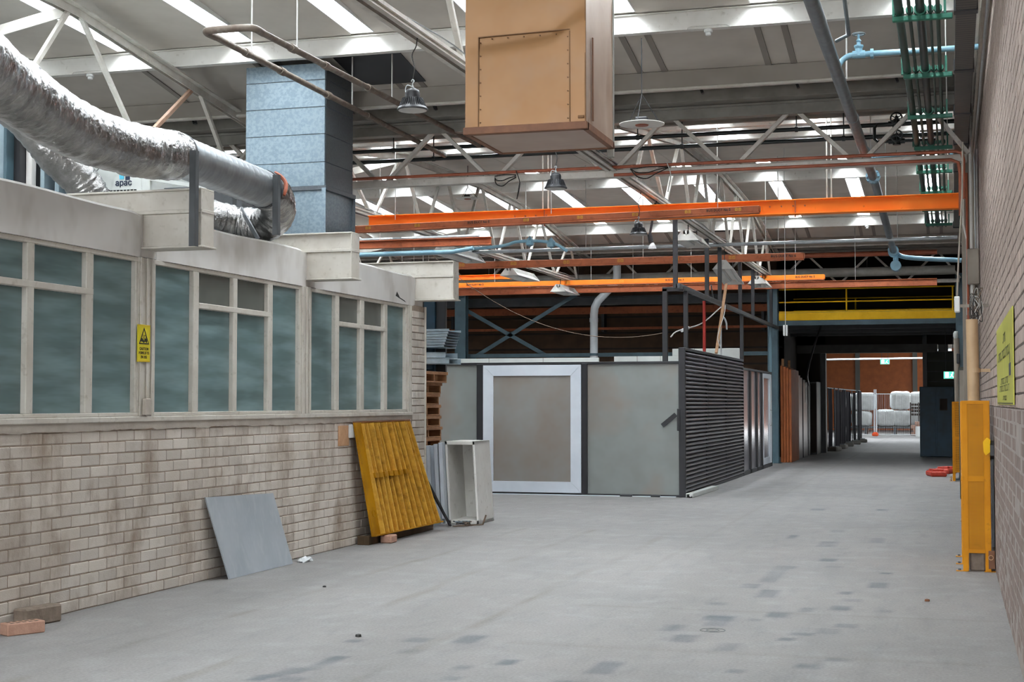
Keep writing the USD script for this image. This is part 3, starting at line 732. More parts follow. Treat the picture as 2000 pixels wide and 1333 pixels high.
# big grey pipe along the hall, with blue flange, branch and valve
t = thing('main_pipe', 'thick grey pipe running down the hall left of the green pipe bundle', 'pipe')
obj('pipe', tube([(-1.04, 6, 4.72), (-1.04, 22, 4.70), (-1.04, 28.8, 4.38)], .062, 16), 'pipe_grey', t, smooth=40)
for y in (16.9, 19.2): obj('coupling', cyl((-1.04, y, 4.71), (-1.04, y + .1, 4.71), .07, 16), 'pipe_grey', t, smooth=40)
obj('flange', [cyl((-1.04, 21.35, 4.70), (-1.04, 21.39, 4.70), .10, 20), cyl((-1.04, 21.42, 4.70), (-1.04, 21.46, 4.70), .10, 20)] + [cyl((-1.04 + .083 * math.cos(a), 21.32, 4.7 + .083 * math.sin(a)), (-1.04 + .083 * math.cos(a), 21.49, 4.7 + .083 * math.sin(a)), .013, 6) for a in np.arange(0, 6.2, .785)], 'pipe_blue', t)
for y in (14.9, 19.4, 23.9): obj('hanger_rod', cyl((-.97, y, 4.72), (-.97, y, zc(y)), .008, 6), 'cable_white', t)
t = thing('branch_pipe', 'light blue branch pipe with an upright gate valve, running to the wall tray', 'pipe')
obj('pipe', tube(curve([(-1.04, 14.55, 4.66), (-1.02, 14.55, 4.78), (-.94, 14.55, 4.86), (-.8, 14.55, 4.875), (-.3, 14.55, 4.875), (.3, 14.55, 4.875)], 30), .028, 12), 'pipe_blue', t, smooth=40)
obj('union', [cyl((-.72, 14.55, 4.875), (-.69, 14.55, 4.875), .05, 8), cyl((-.89, 14.55, 4.875), (-.77, 14.55, 4.875), .038, 12)], 'pipe_blue', t)
obj('valve_body', lathe([(.0, 4.86), (.04, 4.86), (.035, 4.93), (.045, 4.95), (.045, 4.965), (.02, 4.97), (.018, 5.0), (.028, 5.005), (.012, 5.03), (.012, 5.08), (0, 5.08)], 14, (-.83, 14.55, 0)), 'pipe_blue', t)
obj('hand_wheel', hand_wheel((-.83, 14.55, 5.075), .06, 'z', 'pipe_grey'), 'pipe_grey', t)
t = thing('end_valve_pipe', 'light blue pipe with flanged valve at the far end of the grey pipe', 'pipe')
obj('pipe', tube(curve([(-1.0, 28.9, 4.36), (-.9, 29.0, 4.29), (-.6, 29.0, 4.24), (.2, 29.0, 4.18)], 16), .045, 12), 'pipe_blue', t, smooth=40)
obj('flange', [cyl((-1.04, 28.75, 4.38), (-1.04, 28.8, 4.38), .10, 16), cyl((-1.04, 28.9, 4.36), (-1.04, 28.94, 4.36), .10, 16)], 'pipe_blue', t)
obj('valve_body', [lathe([(0, 4.02), (.07, 4.02), (.09, 4.1), (.05, 4.2), (.05, 4.32), (0, 4.32)], 14, (-1.0, 28.95, 0)), cyl((-1.0, 28.8, 4.1), (-1.0, 29.1, 4.1), .1, 14)], 'pipe_blue', t)
t = thing('short_branch_pipe', 'thin light blue pipe with a small valve left of the green bundle, past the girder', 'pipe')
obj('pipe', tube(curve([(-.98, 20.4, 4.72), (-.95, 20.4, 4.80), (-.85, 20.4, 4.82), (-.1, 20.4, 4.84), (.02, 20.4, 4.82), (.06, 20.4, 4.7)], 26), .02, 10), 'pipe_blue', t, smooth=40)
obj('valve_body', lathe([(0, 4.65), (.04, 4.65), (.03, 4.72), (.015, 4.76), (.03, 4.77), (0, 4.77)], 10, (-.98, 20.4, .1)), 'pipe_blue', t)
# drop pipes near the top edge of the picture
t = thing('riser_pipe', 'thin grey branch with a valve hanging beside the thick grey pipe, top right', 'pipe')
obj('pipe', tube([(-.93, 12.4, 5.3), (-.93, 12.4, 5.02), (-.85, 12.45, 5.0), (-.83, 12.5, 4.92), (-.83, 13.1, 4.72), (-.95, 13.3, 4.72)], .018, 10), 'pipe_grey', t)
obj('hand_wheel', hand_wheel((-.93, 12.35, 5.2), .05, 'z'), 'pipe_grey', t)
# green bundle with brackets
t = thing('bracket_rack', 'row of green brackets carrying the pipe bundle beside the wall tray', 'bracket')
for k, y in enumerate((10.4, 12.5, 14.75, 16.9, 19.0, 21.0, 23.1, 25.2, 27.3)):
    obj('bracket', [box(-.44 if k % 2 else -.42, .04, y, y + .05, 4.655, 4.70, .006), box(-.44, -.42, y, y + .05, 4.7, 4.86), box(-.03, -.01, y, y + .05, 4.7, 4.86)], 'bracket_green', t)
    obj('hanger_rod', [cyl((-.43, y + .02, 4.7), (-.43, y + .02, zc(y)), .006, 6), cyl((-.02, y + .02, 4.7), (-.02, y + .02, zc(y)), .006, 6)], 'cable_white', t)
    obj('pipe_clip', [cyl((x, y - .01, 4.745), (x, y + .06, 4.745), r + .012, 10) for x, r in ((-.385, .03), (-.30, .02), (-.215, .042), (-.135, .016), (-.075, .022))], 'bracket_green', t)
for x, r, lab in ((-.385, .036, 'dark green service pipe at the left edge of the bundle'), (-.30, .015, 'thin green service pipe, second from the left in the bundle'), (-.215, .038, 'thickest near-black service pipe in the middle of the bundle'), (-.135, .012, 'thinnest green service pipe right of the thick one'), (-.075, .018, 'green service pipe at the right edge of the bundle')):
    pipe('service_pipe', lab, 'pipe', [(x, 5.5, 4.705 + r), (x, 28.0, 4.705 + r)], r, 'pipe_black' if r > .037 else 'pipe_green', group='green service pipes by the right wall')
t = thing('louvred_tray', 'long slotted dark grey cable duct running along the top of the right wall', 'cable duct')
for a, b in ((6.0, 10.3), (10.4, 12.45), (12.6, 14.7), (14.85, 16.95), (17.1, 18.95), (19.1, 21.2), (21.3, 28)):
    obj('duct_section', box(.06, .23, a, b, 4.70, 4.80, .006), 'louvre', t)
    obj('joint_cover', box(.05, .24, b - .0, b + .12, 4.69, 4.81, .004), 'near_black', t)
# conduits along the ledge
for i, (x, z, r, mt, lab) in enumerate(((.255, 4.97, .022, 'white_steel', 'white conduit lying along the wall ledge at the top right'), (.28, 4.70, .018, 'beige_grey', 'beige conduit under the wall ledge at the top right'), (.30, 4.60, .014, 'conduit', 'thin steel conduit below the beige one under the ledge'))):
    pipe('wall_conduit', lab, 'conduit', [(x, 6, z), (x, 19.2, z), (x + .0, 19.35, z - .08), (x, 19.38, 2.6 + .3 * i)], r, mt)
for k, (x, z0, z1, r, mt, lab) in enumerate(((.16, 2.6, 4.5, .012, 'white_steel', 'bent white conduit down the left face of the wall column'), (.205, 2.3, 4.4, .016, 'orange_pipe', 'brown conduit down the front of the wall column'), (.26, 2.2, 4.6, .022, 'near_black', 'black cable riser down the front of the wall column'), (.315, 3.3, 4.7, .028, 'white_steel', 'wide pale trunking down the right side of the wall column'))):
    pts = [(x, 19.4, z1), (x, 19.4, (z0 + z1) / 2 + .2), (x + (.04 if k == 0 else 0), 19.4, (z0 + z1) / 2), (x + (.04 if k == 0 else 0), 19.4, z0)]
    pipe('column_conduit', lab, 'conduit', pts, r, mt, 8)
t = thing('switch_box', 'grey electrical box on the wall column above the wires', 'box')
obj('case', box(.20, .345, 19.2, 19.42, 2.98, 3.42, .008), 'beige_grey', t); obj('cover', box(.21, .335, 19.19, 19.2, 3.0, 3.4, .004), 'beige_grey', t)
t = thing('meter_box', 'small rounded grey box just above the wires by the beige pipe', 'box')
obj('case', box(.19, .29, 14.9, 15.1, 2.38, 2.50, .03), 'beige_grey', t); obj('lid', box(.20, .28, 14.89, 14.9, 2.39, 2.49, .01), 'beige_grey', t); obj('gland', cyl((.24, 15, 2.3), (.24, 15, 2.38), .012), 'near_black', t)
t = thing('wire_tangle', 'tangle of loose wires above the beige pipe by the right wall', 'wires')
for k in range(9):
    p = [(.16 + .13 * RNG.random(), 14.5 + .3 * RNG.random(), 2.25 + .35 * RNG.random()) for _ in range(5)]
    obj('wire', tube(curve(p, 24), .004, 5), ['cable', 'cable_white', 'cable_brown'][k % 3], t)
t = thing('pull_box', 'small white junction box on the wall edge left of the wires', 'box')
obj('case', box(.03, .085, 15.2, 15.28, 2.39, 2.55, .008), 'plastic_white', t); obj('lid', box(.035, .08, 15.19, 15.2, 2.4, 2.54, .004), 'plastic_white', t); obj('arm', box(.08, .352, 15.22, 15.26, 2.44, 2.47), 'beige_grey', t)
pipe('box_conduit', 'thin beige conduit rising from the small white junction box', 'conduit', [(.058, 15.25, 2.55), (.075, 15.25, 2.9), (.12, 15.6, 3.6), (.14, 16.5, 4.3)], .009, 'beige_grey', 8)
pipe('steel_conduit', 'long straight silver conduit across the hall below the skylights', 'conduit', [(X0, 27.0, 4.40), (.12, 27.0, 4.40)], .032, 'conduit', 12, parts=[('hanger', cyl((x, 27, 4.4), (x, 27, zc(27)), .007, 6), 'cable_white') for x in (-6.6, -3.0, -.9)])
pipe('blue_conduit', 'light blue pipe with a valve, left of the silver conduit behind the office', 'pipe', curve([(X0, 25.6, 4.26), (-8.9, 25.6, 4.30), (-7.5, 25.6, 4.42), (-6.9, 25.6, 4.38), (-6.6, 25.6, 4.22)], 24), .03, 'pipe_blue', 10, parts=[('valve', [lathe([(0, -.09), (.07, -.05), (.08, .03), (.03, .09), (0, .12)], 12, (-7.3, 25.6, 4.40)), lathe([(0, -.09), (.07, -.05), (.08, .03), (.03, .09), (0, .12)], 12, (-6.9, 25.6, 4.36))], 'pipe_blue')])
pipe('blue_conduit', 'light blue pipe lying just above the end of the office wall', 'pipe', [(X0, 22.0, 3.86), (-7.55, 22.0, 3.88), (-7.2, 22.0, 3.93)], .034, 'pipe_blue', 10)
pipe('steel_conduit', 'short silver conduit above the red-brown rail behind the office', 'conduit', [(X0, 22.6, 4.17), (-7.3, 22.6, 4.19)], .03, 'conduit', 10)

# orange crane runway beam and bus ducts
t = thing('runway_beam', 'large bright orange crane beam across the hall', 'beam')
obj('web', box(-8.4, .16, 20.6, 20.62, 4.11, 4.30, .003), 'orange', t)
obj('top_flange', box(-8.4, .16, 20.56, 20.68, 4.295, 4.312, .003), 'orange', t)
obj('bottom_flange', box(-8.4, .16, 20.53, 20.70, 4.10, 4.118, .003), 'orange', t)
for x in (-5.68, -5.60, -1.62, -1.56): obj('hanger_rod', cyl((x, 20.61, 4.31), (x, 20.61, zc(20.6)), .011, 8), 'truss_white', t)
for x in (-5.65, -2.05): obj('joint_plate', box(x, x + .02, 20.585, 20.6, 4.11, 4.30), 'orange', t)
obj('bolts', cat(*[cyl((x + k * .16, 20.575, 4.22), (x + k * .16, 20.6, 4.22), .012, 6) for x in (-6.1, -2.4) for k in range(4)]), 'orange_old', t)
obj('clamp', [cyl((-5.65, 20.58, 4.31), (-5.65, 20.58, 4.06), .01, 6), cyl((-2.05, 20.58, 4.31), (-2.05, 20.58, 4.06), .01, 6)], 'orange_old', t)
def bus_duct(label, x0, x1, y, z0, z1, mat, txt, txts, marks, tilt=0.0):
    def obj(name, mesh, mt, parent, _o=globals()['obj']):
        v, f = cat(*mesh) if isinstance(mesh, list) else mesh
        v = np.array(v, float); v[:, 2] += tilt * (v[:, 0] - x1) * (1 if name != 'drop_rod' else 0)
        return _o(name, (v, f), mt, parent)
    t = thing('bus_duct', label, 'bus duct', 'orange bus ducts')
    obj('casing', box(x0, x1, y, y + .12, z0, z1, .006), mat, t)
    obj('lower_lip', box(x0, x1, y - .012, y + .10, z0 - .022, z0 - .002, .003), 'orange_old', t)
    for xx in np.arange(x0 + 1.0, x1, 2.4): obj('drop_rod', cyl((xx, y + .06, z1), (xx, y + .06, zc(y)), .006, 6), 'cable_white', t)
    obj('end_cap', box(x1, x1 + .012, y + .01, y + .11, z0 + .01, z1 - .01, .003), mat, t)
    h = z1 - z0
    for x in txts:
        obj('lettering', text(txt, h * .38, (x, y - .003, z0 + h * .36), (1, 0, 0), (0, 0, 1)), 'ink', t)
    for x in marks:
        ms = []
        for q in (0, h * .55):
            a, b, c, d = x + q, x + q + h * .42, z0 + h * .28, z0 + h * .78
            ms += [box(a, b, y - .003, y, c, c + .008), box(a, b, y - .003, y, d - .008, d), box(a, a + .008, y - .003, y, c, d), box(b - .008, b, y - .003, y, c, d), box((a + b) / 2 - .004, (a + b) / 2 + .004, y - .003, y, c + h * .15, d)]
        obj('yellow_mark', cat(*ms), 'ink_yellow', t)
    return t
bus_duct('dull orange bus duct lettered BUS DUCT No 5 in front of the crane beam', -8.9, -2.52, 20.35, 4.13, 4.215, 'orange_old', 'BUS DUCT No 5', (-6.75, -3.25), [-8.35, -7.57, -5.9, -5.1, -4.3, -3.55, -2.85], .013)
bus_duct('dark orange bus duct farther back above the bright one', -14, -2.68, 28.4, 4.235, 4.355, 'orange_old', 'BUS DUCT No 4', (-3.3,), [-9.6 + 1.1 * k for k in range(6)])
bus_duct('thin bright orange bus duct lettered BUS DUCT No 3 above the partition', -14, -2.75, 34.0, 4.30, 4.41, 'orange', 'BUS DUCT No 3', (-11.3, -6.4, -3.4), [-12.2, -10.2, -8.8, -7.5, -5.0, -4.1])
def plain_rail(name, label, x0, x1, y, z0, z1, mat):
    t = thing(name, label, 'beam')
    obj('web', box(x0, x1, y, y + .02, z0, z1, .003), mat, t); obj('bottom_flange', box(x0, x1, y - .05, y + .07, z0 - .015, z0, .003), mat, t); obj('top_flange', box(x0, x1, y - .05, y + .07, z1, z1 + .015, .003), mat, t)
    for x in np.arange(x0 + 1.5, x1, 2.6): obj('drop_rod', cyl((x, y + .01, z1), (x, y + .01, zc(y) if y < 36 else 6.2), .006, 6), 'cable_white', t)
plain_rail('crane_rail', 'dark orange rail behind and below the thin bright bus duct', -14, -.3, 34.6, 4.16, 4.29, 'orange_old')
plain_rail('crane_rail', 'short bright orange rail above the thin bus duct, beside the office end', -14, -10.0, 34.2, 4.51, 4.60, 'orange')
plain_rail('crane_rail', 'rusty red rail just above the end of the office wall', -13, -7.0, 22.3, 4.02, 4.12, 'orange_old')
plain_rail('crane_rail', 'faint brown rail in the dark under the far gutter', -14, .1, 39.6, 4.9, 5.0, 'orange_old')
# big plant pipes in the dark under the far gutter
pipe('plant_pipe', 'fat grey pipe across the dark end of the hall behind the rails', 'pipe', [(-15, 36.1, 4.62), (.1, 36.1, 4.62)], .11, 'grey_steel', 16)
pipe('plant_pipe', 'brown pipe above the fat grey pipe at the dark end', 'pipe', [(-15, 35.6, 5.0), (-.3, 35.6, 5.0)], .06, 'orange_pipe', 12)
pipe('downpipe', 'white plastic downpipe with a kink behind the glazed partition', 'pipe', [(-7.93, 35.7, 5.0), (-7.93, 35.7, 4.60), (-7.98, 35.7, 4.46), (-8.42, 35.7, 4.02), (-8.5, 35.7, 3.86), (-8.52, 35.7, 3.7), (-8.53, 35.7, 1.0), (-8.53, 35.7, 0.0)], .1, 'pvc', 16, parts=[('band', cyl((-8.53, 35.7, 2.66), (-8.53, 35.7, 2.72), .108, 16), 'steel_blue'), ('socket', cyl((-8.525, 35.7, 3.5), (-8.525, 35.7, 3.6), .108, 16), 'pvc')])

# ------------------------------------------------------------------ orange box duct hanging from the roof
def box_duct():
    s, y0 = 1.2, 10.0
    x0, x1, y1, z0, z1 = -3.33, -2.44, 10.84, 3.46, 5.88
    t = thing('box_duct', 'big orange-brown sheet metal duct hanging from the roof', 'duct')
    # front face with a dented sheet
    nx, nz = 40, 90
    X, Z = np.meshgrid(np.linspace(x0, x1, nx), np.linspace(z0, z1, nz), indexing='ij')
    u, w = (X - x0) / (x1 - x0), (Z - z0)
    crease = .62 + .10 * np.clip(u - .25, 0, 1) + .12 * np.clip((u - .72) / .2, 0, 1)
    D = .016 * np.exp(-((w - crease) / .17) ** 2) * np.where(w > crease, 1, np.exp(-(w - crease) ** 2 / .004)) * np.clip(u * 6, 0, 1)
    D += .02 * np.exp(-((u - .90) / .05) ** 2 - ((w - .98) / .05) ** 2) + .012 * (meshkit.noise(np.stack([X * 2.4, Z * 0 + 3, Z * 2.4], -1), 4) - .5)
    V = np.stack([X, y0 - .012 + D, Z], -1).reshape(-1, 3)
    i, j = np.meshgrid(np.arange(nx - 1), np.arange(nz - 1), indexing='ij'); i, j = i.ravel(), j.ravel()
    q = np.stack([i * nz + j, (i + 1) * nz + j, (i + 1) * nz + j + 1, i * nz + j + 1], 1)
    obj('front_sheet', (V, np.vstack([q[:, [0, 1, 2]], q[:, [0, 2, 3]]])), 'box_orange', t, smooth=True)
    # right side sheet, dented
    ny = 30
    Y, Z = np.meshgrid(np.linspace(y0 - .012, y1, ny), np.linspace(z0, z1, nz), indexing='ij')
    D = .022 * np.exp(-((Z - z0 - .3) / .3) ** 2 - ((Y - y1 + .12) / .1) ** 2) + .02 * (meshkit.noise(np.stack([Y * 3, Z * 1.6, Z * 0], -1), 8) - .5)
    V = np.stack([x1 - D * np.clip((Y - y0) * 8, 0, 1), Y, Z], -1).reshape(-1, 3)
    i, j = np.meshgrid(np.arange(ny - 1), np.arange(nz - 1), indexing='ij'); i, j = i.ravel(), j.ravel()
    q = np.stack([i * nz + j, (i + 1) * nz + j, (i + 1) * nz + j + 1, i * nz + j + 1], 1)
    obj('side_sheet', (V, np.vstack([q[:, [0, 1, 2]], q[:, [0, 2, 3]]])), 'box_side', t, smooth=True)
    obj('side_sheet', box(x0 - .004, x0, y0, y1, z0, z1), 'box_side', t)
    obj('rear_sheet', box(x0, x1, y1, y1 + .004, z0, z1), 'box_side', t)
    obj('bottom_sheet', box(x0 + .03, x1 - .03, y0 + .03, y1 - .03, z0 - .035, z0 - .03), 'box_side', t)
    for a in (box(x0 - .012, x1 + .012, y0 - .03, y0 + .03, z0 - .042, z0 + .012, .004), box(x0 - .012, x1 + .012, y1 - .03, y1 + .02, z0 - .042, z0 + .012, .004), box(x0 - .012, x0 + .03, y0, y1, z0 - .042, z0 + .012, .004), box(x1 - .03, x1 + .012, y0, y1, z0 - .042, z0 + .012, .004)):
        obj('bottom_rim', a, 'box_trim', t)
    # access panel outline and screws
    pa, pb, pc, pd = x0 + .10, x0 + .775, z0 + .012, z0 + .66 
    yf = y0 - .016
    obj('access_panel_seam', [box(pa - .003, pa + .003, yf - .004, yf + .02, pc, pd), box(pb - .003, pb + .003, yf - .004, yf + .02, pc, pd), bar((pa, yf + .004, pd), (pb, yf + .004, pd + .012), .022, .006)], 'seam_brown', t)
    obj('screws', cat(*[cyl((x, yf - .006, z), (x, yf + .01, z), .005, 6) for x in (pa + .014, pb - .014) for z in np.linspace(pc + .03, pd - .04, 7)] + [cyl((x, yf - .006, pd - .016), (x, yf + .01, pd - .016), .005, 6) for x in np.linspace(pa + .1, pb - .1, 5)]), 'seam_brown', t, kind='stuff')
    obj('corner_seam', box(x1 - .006, x1 + .002, y0 - .016, y0 - .006, z0, z1), 'seam_brown', t)
    obj('maker_plate', box(x1 - .055, x1 - .012, y0 - .022, y0 - .008, z0 + .035, z0 + .055, .002), 'seam_brown', t)
    obj('side_stiffener', bar((x1 + .004, y0 + .19, z0 + .05), (x1 + .004, y0 + .19, z0 + .65), .008, .02), 'box_trim', t)
    obj('hanger_post', box(x1 - .05, x1 - .0, y1 + .02, y1 + .07, z0 - .1, z1, .004), 'grey_steel', t)
box_duct()

# ------------------------------------------------------------------ grey galvanised duct standing on the office roof
def roof_duct():
    x0, x1, y0, y1 = -7.98, -6.965, 15.72, 16.56
    zb, zf = 3.05, 3.99
    t = thing('riser_duct', 'tall square galvanised duct rising from the office roof', 'duct')
    zs = [zf + .03, 4.30, 4.63, 4.95, 5.27, 5.47]
    for a, b in zip(zs[:-1], zs[1:]):
        obj('duct_sheet', box(x0, x1, y0, y1, a + .003, b - .003, .004), 'galv', t)
    obj('duct_core', box(x0 + .006, x1 - .006, y0 + .006, y1 - .006, zf, 5.465), 'galv_dark', t)
    poly = [(x0, zf), (x1 - .004, zf)] + [(x1 - .004 - .42 * (1 - math.cos(a)), zf - .35 - .5 * math.sin(a)) for a in np.linspace(0, 1.45, 10)] + [(x0, zf - .86)]
    obj('side_panel', [box(x1 + .001, x1 + .006, y0 + .02, y1 - .02, a + .004, b - .004) for a, b in zip(zs[:-1], zs[1:])], 'galv_dark', t)
    obj('lower_bend', prism_xz(poly, y0 + .004, y1 - .004), 'galv', t)
    obj('angle_flange', [box(x0 - .03, x1 + .03, y0 - .03, y0 + .0, zf - .02, zf + .03, .003), box(x0 - .03, x1 + .03, y1, y1 + .03, zf - .02, zf + .03, .003), box(x1, x1 + .035, y0, y1, zf - .02, zf + .03, .003), box(x0 - .035, x0, y0, y1, zf - .02, zf + .03, .003)], 'galv_dark', t)
    for x, y in ((x0, y0 - .02), (x1 + .012, y0 - .02), (x0, y1 + .02), (x1 + .012, y1 + .02)):
        obj('leg', angle_bar((x, y, 2.98), (x, y, zf), .05, .006, up=(1, 0, 0)), 'galv' if y < 16 else 'galv_dark', t)
    obj('roof_flashing', slab(x1 + .002, x1 + .85, y0 - .15, y1 + .25, .012, -.016), 'near_black', t)
roof_duct()

# ------------------------------------------------------------------ flexible and spiral ducts
def foil(ctrl, r, n=120, amp=.05, seed=1, m=40):
    p = curve(ctrl, n)
    def rf(i, a):
        q = np.stack([np.cos(a) * 2.2, np.sin(a) * 2.2, np.full_like(a, i * .55)], 1)
        q2 = np.stack([np.cos(a) * 6 + i * .1, np.sin(a) * 6, np.full_like(a, i * 1.3)], 1)
        return 1 + amp * (meshkit.noise(q, seed) - .5) * 1.3 + amp * .8 * (meshkit.noise(q2, seed + 5) - .5) + .012 * math.sin(i * 2.1)
    return tube(p, r, m, rf=rf)
t = thing('flexible_duct', 'large crinkled silver foil duct sagging over the office roof', 'duct')
obj('foil_sleeve', foil([(-4.75, 6.2, 3.30), (-5.0, 6.7, 3.335), (-5.25, 7.25, 3.357), (-5.43, 7.75, 3.372), (-5.62, 8.3, 3.372), (-5.75, 8.95, 3.36), (-5.81, 9.6, 3.374), (-5.9, 10.2, 3.44), (-5.94, 10.45, 3.475)], .195, 150, .075, 3, 48), 'foil', t, smooth=60)
t = thing('spiral_duct', 'rigid grey spiral-wound duct on steel posts above the office wall', 'duct')
def spiral():
    y0, y1, r = 10.45, 12.08, .168
    ys = np.arange(y0, y1, .012); zz = np.interp(ys, [y0, y1], [3.49, 3.43])
    def rf(i, a): return 1 + .02 * np.exp(-((((ys[i] - y0) / .1 + a / (2 * np.pi)) % 1 - .5) / .08) ** 2)
    return tube(np.stack([np.full_like(ys, -5.95), ys, zz], 1), r, 36, rf=rf)
obj('spiral_tube', spiral(), 'spiral', t, smooth=50)
obj('collar', [tube([(-5.94, 10.38, 3.485), (-5.94, 10.52, 3.485)], .183, 36)], 'rubber', t, smooth=40)
obj('collar', [tube([(-5.95, 12.05, 3.43), (-5.95, 12.12, 3.43)], .176, 36)], 'rubber', t, smooth=40)
t = thing('flexible_duct', 'crinkled silver foil duct curling back from the spiral duct end', 'duct')
obj('foil_sleeve', foil([(-5.95, 12.1, 3.425), (-5.99, 12.4, 3.40), (-6.1, 12.66, 3.28), (-6.33, 12.82, 3.20), (-6.58, 12.78, 3.22), (-6.76, 12.58, 3.26), (-6.87, 12.4, 3.22), (-6.89, 12.36, 3.13)], .168, 110, .08, 7, 44), 'foil', t, smooth=60)
obj('torn_insulation', tube(curve([(-5.95 + .17 * math.cos(a), 12.18 + .03 * math.sin(3 * a), 3.43 + .172 * math.sin(a)) for a in np.linspace(-.3, 1.2, 8)], 16), .018, 6), 'orange_pipe', t)
obj('duct_collar', box(-7.14, -6.64, 12.15, 12.7, 2.976, 3.14, .01), 'dark_steel', t)
t = thing('flexible_duct', 'smaller grey foil duct dropping behind the large one into the office roof', 'duct')
obj('foil_sleeve', foil([(-8.3, 11.2, 4.35), (-7.95, 11.4, 4.02), (-7.78, 11.55, 3.75), (-7.62, 11.75, 3.52), (-7.55, 11.85, 3.3), (-7.55, 11.9, 3.02)], .17, 90, .06, 12, 40), 'foil', t, smooth=60)
obj('bunched_cuff', tube([(-7.55, 11.9, 2.978 + .03 * k) for k in range(10)], [.19 if k % 2 else .165 for k in range(10)], 28), 'rubber', t, smooth=60)
t = thing('duct_frame', 'dark angle-steel posts and braces holding the spiral duct', 'frame')
obj('post', angle_bar((-5.58, 10.13, 2.70), (-5.58, 10.13, 3.44), .05, .006, up=(0, 1, 0)), 'dark_steel', t)
obj('post', angle_bar((-5.76, 11.95, 2.99), (-5.76, 11.95, 3.53), .05, .006, up=(0, 1, 0)), 'dark_steel', t)
obj('post', angle_bar((-6.55, 12.8, 2.98), (-6.55, 12.8, 3.46), .05, .006, up=(0, 1, 0)), 'dark_steel', t)
obj('brace', bar((-6.5, 12.72, 3.35), (-6.1, 12.3, 2.99), .012, .05), 'dark_steel', t)
obj('brace', bar((-6.55, 12.74, 3.22), (-6.75, 12.74, 2.99), .012, .05), 'dark_steel', t)

# ------------------------------------------------------------------ steel stubs through the fascia
for k, (y, lab) in enumerate(((10.2, 'white steel beam end poking through the office fascia, nearest of three'), (13.27, 'white steel beam end poking through the fascia below the tall galvanised duct'), (16.33, 'white steel beam end at the far corner of the office fascia'))):
    t = thing('beam_stub', lab, 'beam end', 'white beam ends through the office fascia')
    xe = -5.56 - .04 * (k > 0)
    obj('upper_web', box(-9.5, xe, y + .03, y + .05, 3.0, 3.15, .003), 'frame_white', t)
    obj('top_flange', box(-9.5, xe + .01, y - .0, y + .2, 3.15, 3.165, .003), 'frame_white', t)
    obj('middle_flange', box(XL - .1, xe + .015, y - .0, y + .2, 2.972, 3.0, .003), 'frame_white', t)
    obj('lower_web', box(XL - .1, xe, y + .015, y + .19, 2.715, 2.972, .006), 'frame_white', t)
    obj('bottom_flange', box(XL - .02, xe + .03, y - .02, y + .21, 2.70, 2.715, .003), 'frame_white', t)
    obj('end_plate', box(xe, xe + .01, y + .0, y + .2, 2.715, 3.15, .003), 'frame_white', t)

# ------------------------------------------------------------------ plant on the office roof
t = thing('cooling_unit', 'white air conditioner cabinet with a cyan and navy logo on the office roof', 'air conditioner')
yu = 13.4
obj('cabinet', box(-9.05, -7.98, yu, yu + .9, 2.98, 4.18, .01), 'offwhite', t)
obj('corner_post', box(-7.98, -7.90, yu - .004, yu + .9, 2.98, 4.18, .006), 'offwhite', t)
obj('side_panel', box(-9.32, -9.06, yu - .01, yu + .9, 2.98, 4.2, .006), 'panel_blue', t)
obj('logo_arrow_down', prism_xz([(-8.24, 3.81), (-8.19, 3.81), (-8.19, 3.95), (-8.21, 3.99), (-8.275, 3.99), (-8.245, 3.93)], yu - .006, yu + .002), 'logo_cyan', t)
obj('logo_arrow_up', prism_xz([(-8.17, 3.80), (-8.12, 3.80), (-8.12, 3.91), (-8.085, 3.88), (-8.10, 3.94), (-8.14, 3.99), (-8.17, 3.95)], yu - .006, yu + .002), 'logo_navy', t)
obj('lettering', text('apac', .062, (-8.29, yu - .004, 3.745), (1, 0, 0), (0, 0, 1), bold=True, squeeze=1.0), 'logo_navy', t)
obj('small_print', cat(*[box(-8.35 + k * .04, -8.35 + k * .04 + .028, yu - .006, yu, 3.665, 3.70) for k in range(8)]), 'ink', t)
obj('vent_grille', box(-7.9, -7.1, yu + .3, yu + 1.0, 2.98, 3.75, .006), 'dark_steel', t)
t = thing('vent_hood', 'pale angled duct frame beside the air conditioner', 'frame')
obj('top_rail', bar((-7.6, 12.9, 3.72), (-7.05, 13.0, 3.62), .04, .04), 'offwhite', t); obj('post', box(-7.07, -7.03, 12.98, 13.02, 2.98, 3.62), 'offwhite', t); obj('post', box(-7.62, -7.58, 12.88, 12.92, 2.98, 3.72), 'offwhite', t)
t = thing('blue_cabinet', 'blue-grey metal plant cabinet at the left edge above the office', 'cabinet')
yc = 12.6
obj('door_panel', box(-9.9, -9.06, yc, yc + .6, 2.98, 4.75, .01), 'panel_blue', t)
obj('edge_trim', box(-9.06, -9.02, yc - .02, yc + .6, 2.98, 4.75, .006), 'steel_blue', t)
obj('gap_post', box(-9.02, -8.95, yc + .1, yc + .6, 2.98, 4.7), 'near_black', t)
t = thing('timber_post', 'pale grey upright post between the blue cabinets', 'post')
obj('post', box(-8.95, -8.88, yc + .2, yc + .28, 2.98, 4.6, .006), 'fascia', t); obj('foot', box(-8.98, -8.85, yc + .18, yc + .30, 2.976, 3.0), 'dark_steel', t)
t = thing('cabinet_rack', 'open blue-grey rack with a dark gap behind the pale post', 'rack')
for x in (-8.85, -8.68, -8.52): obj('upright', box(x, x + .05, yc + .3, yc + .5, 2.98, 4.05, .004), 'panel_blue', t)
obj('dark_back', box(-8.86, -8.48, yc + .5, yc + .52, 2.98, 4.05), 'near_black', t); obj('top_board', box(-8.87, -8.42, yc + .28, yc + .55, 4.05, 4.10, .004), 'fascia', t)
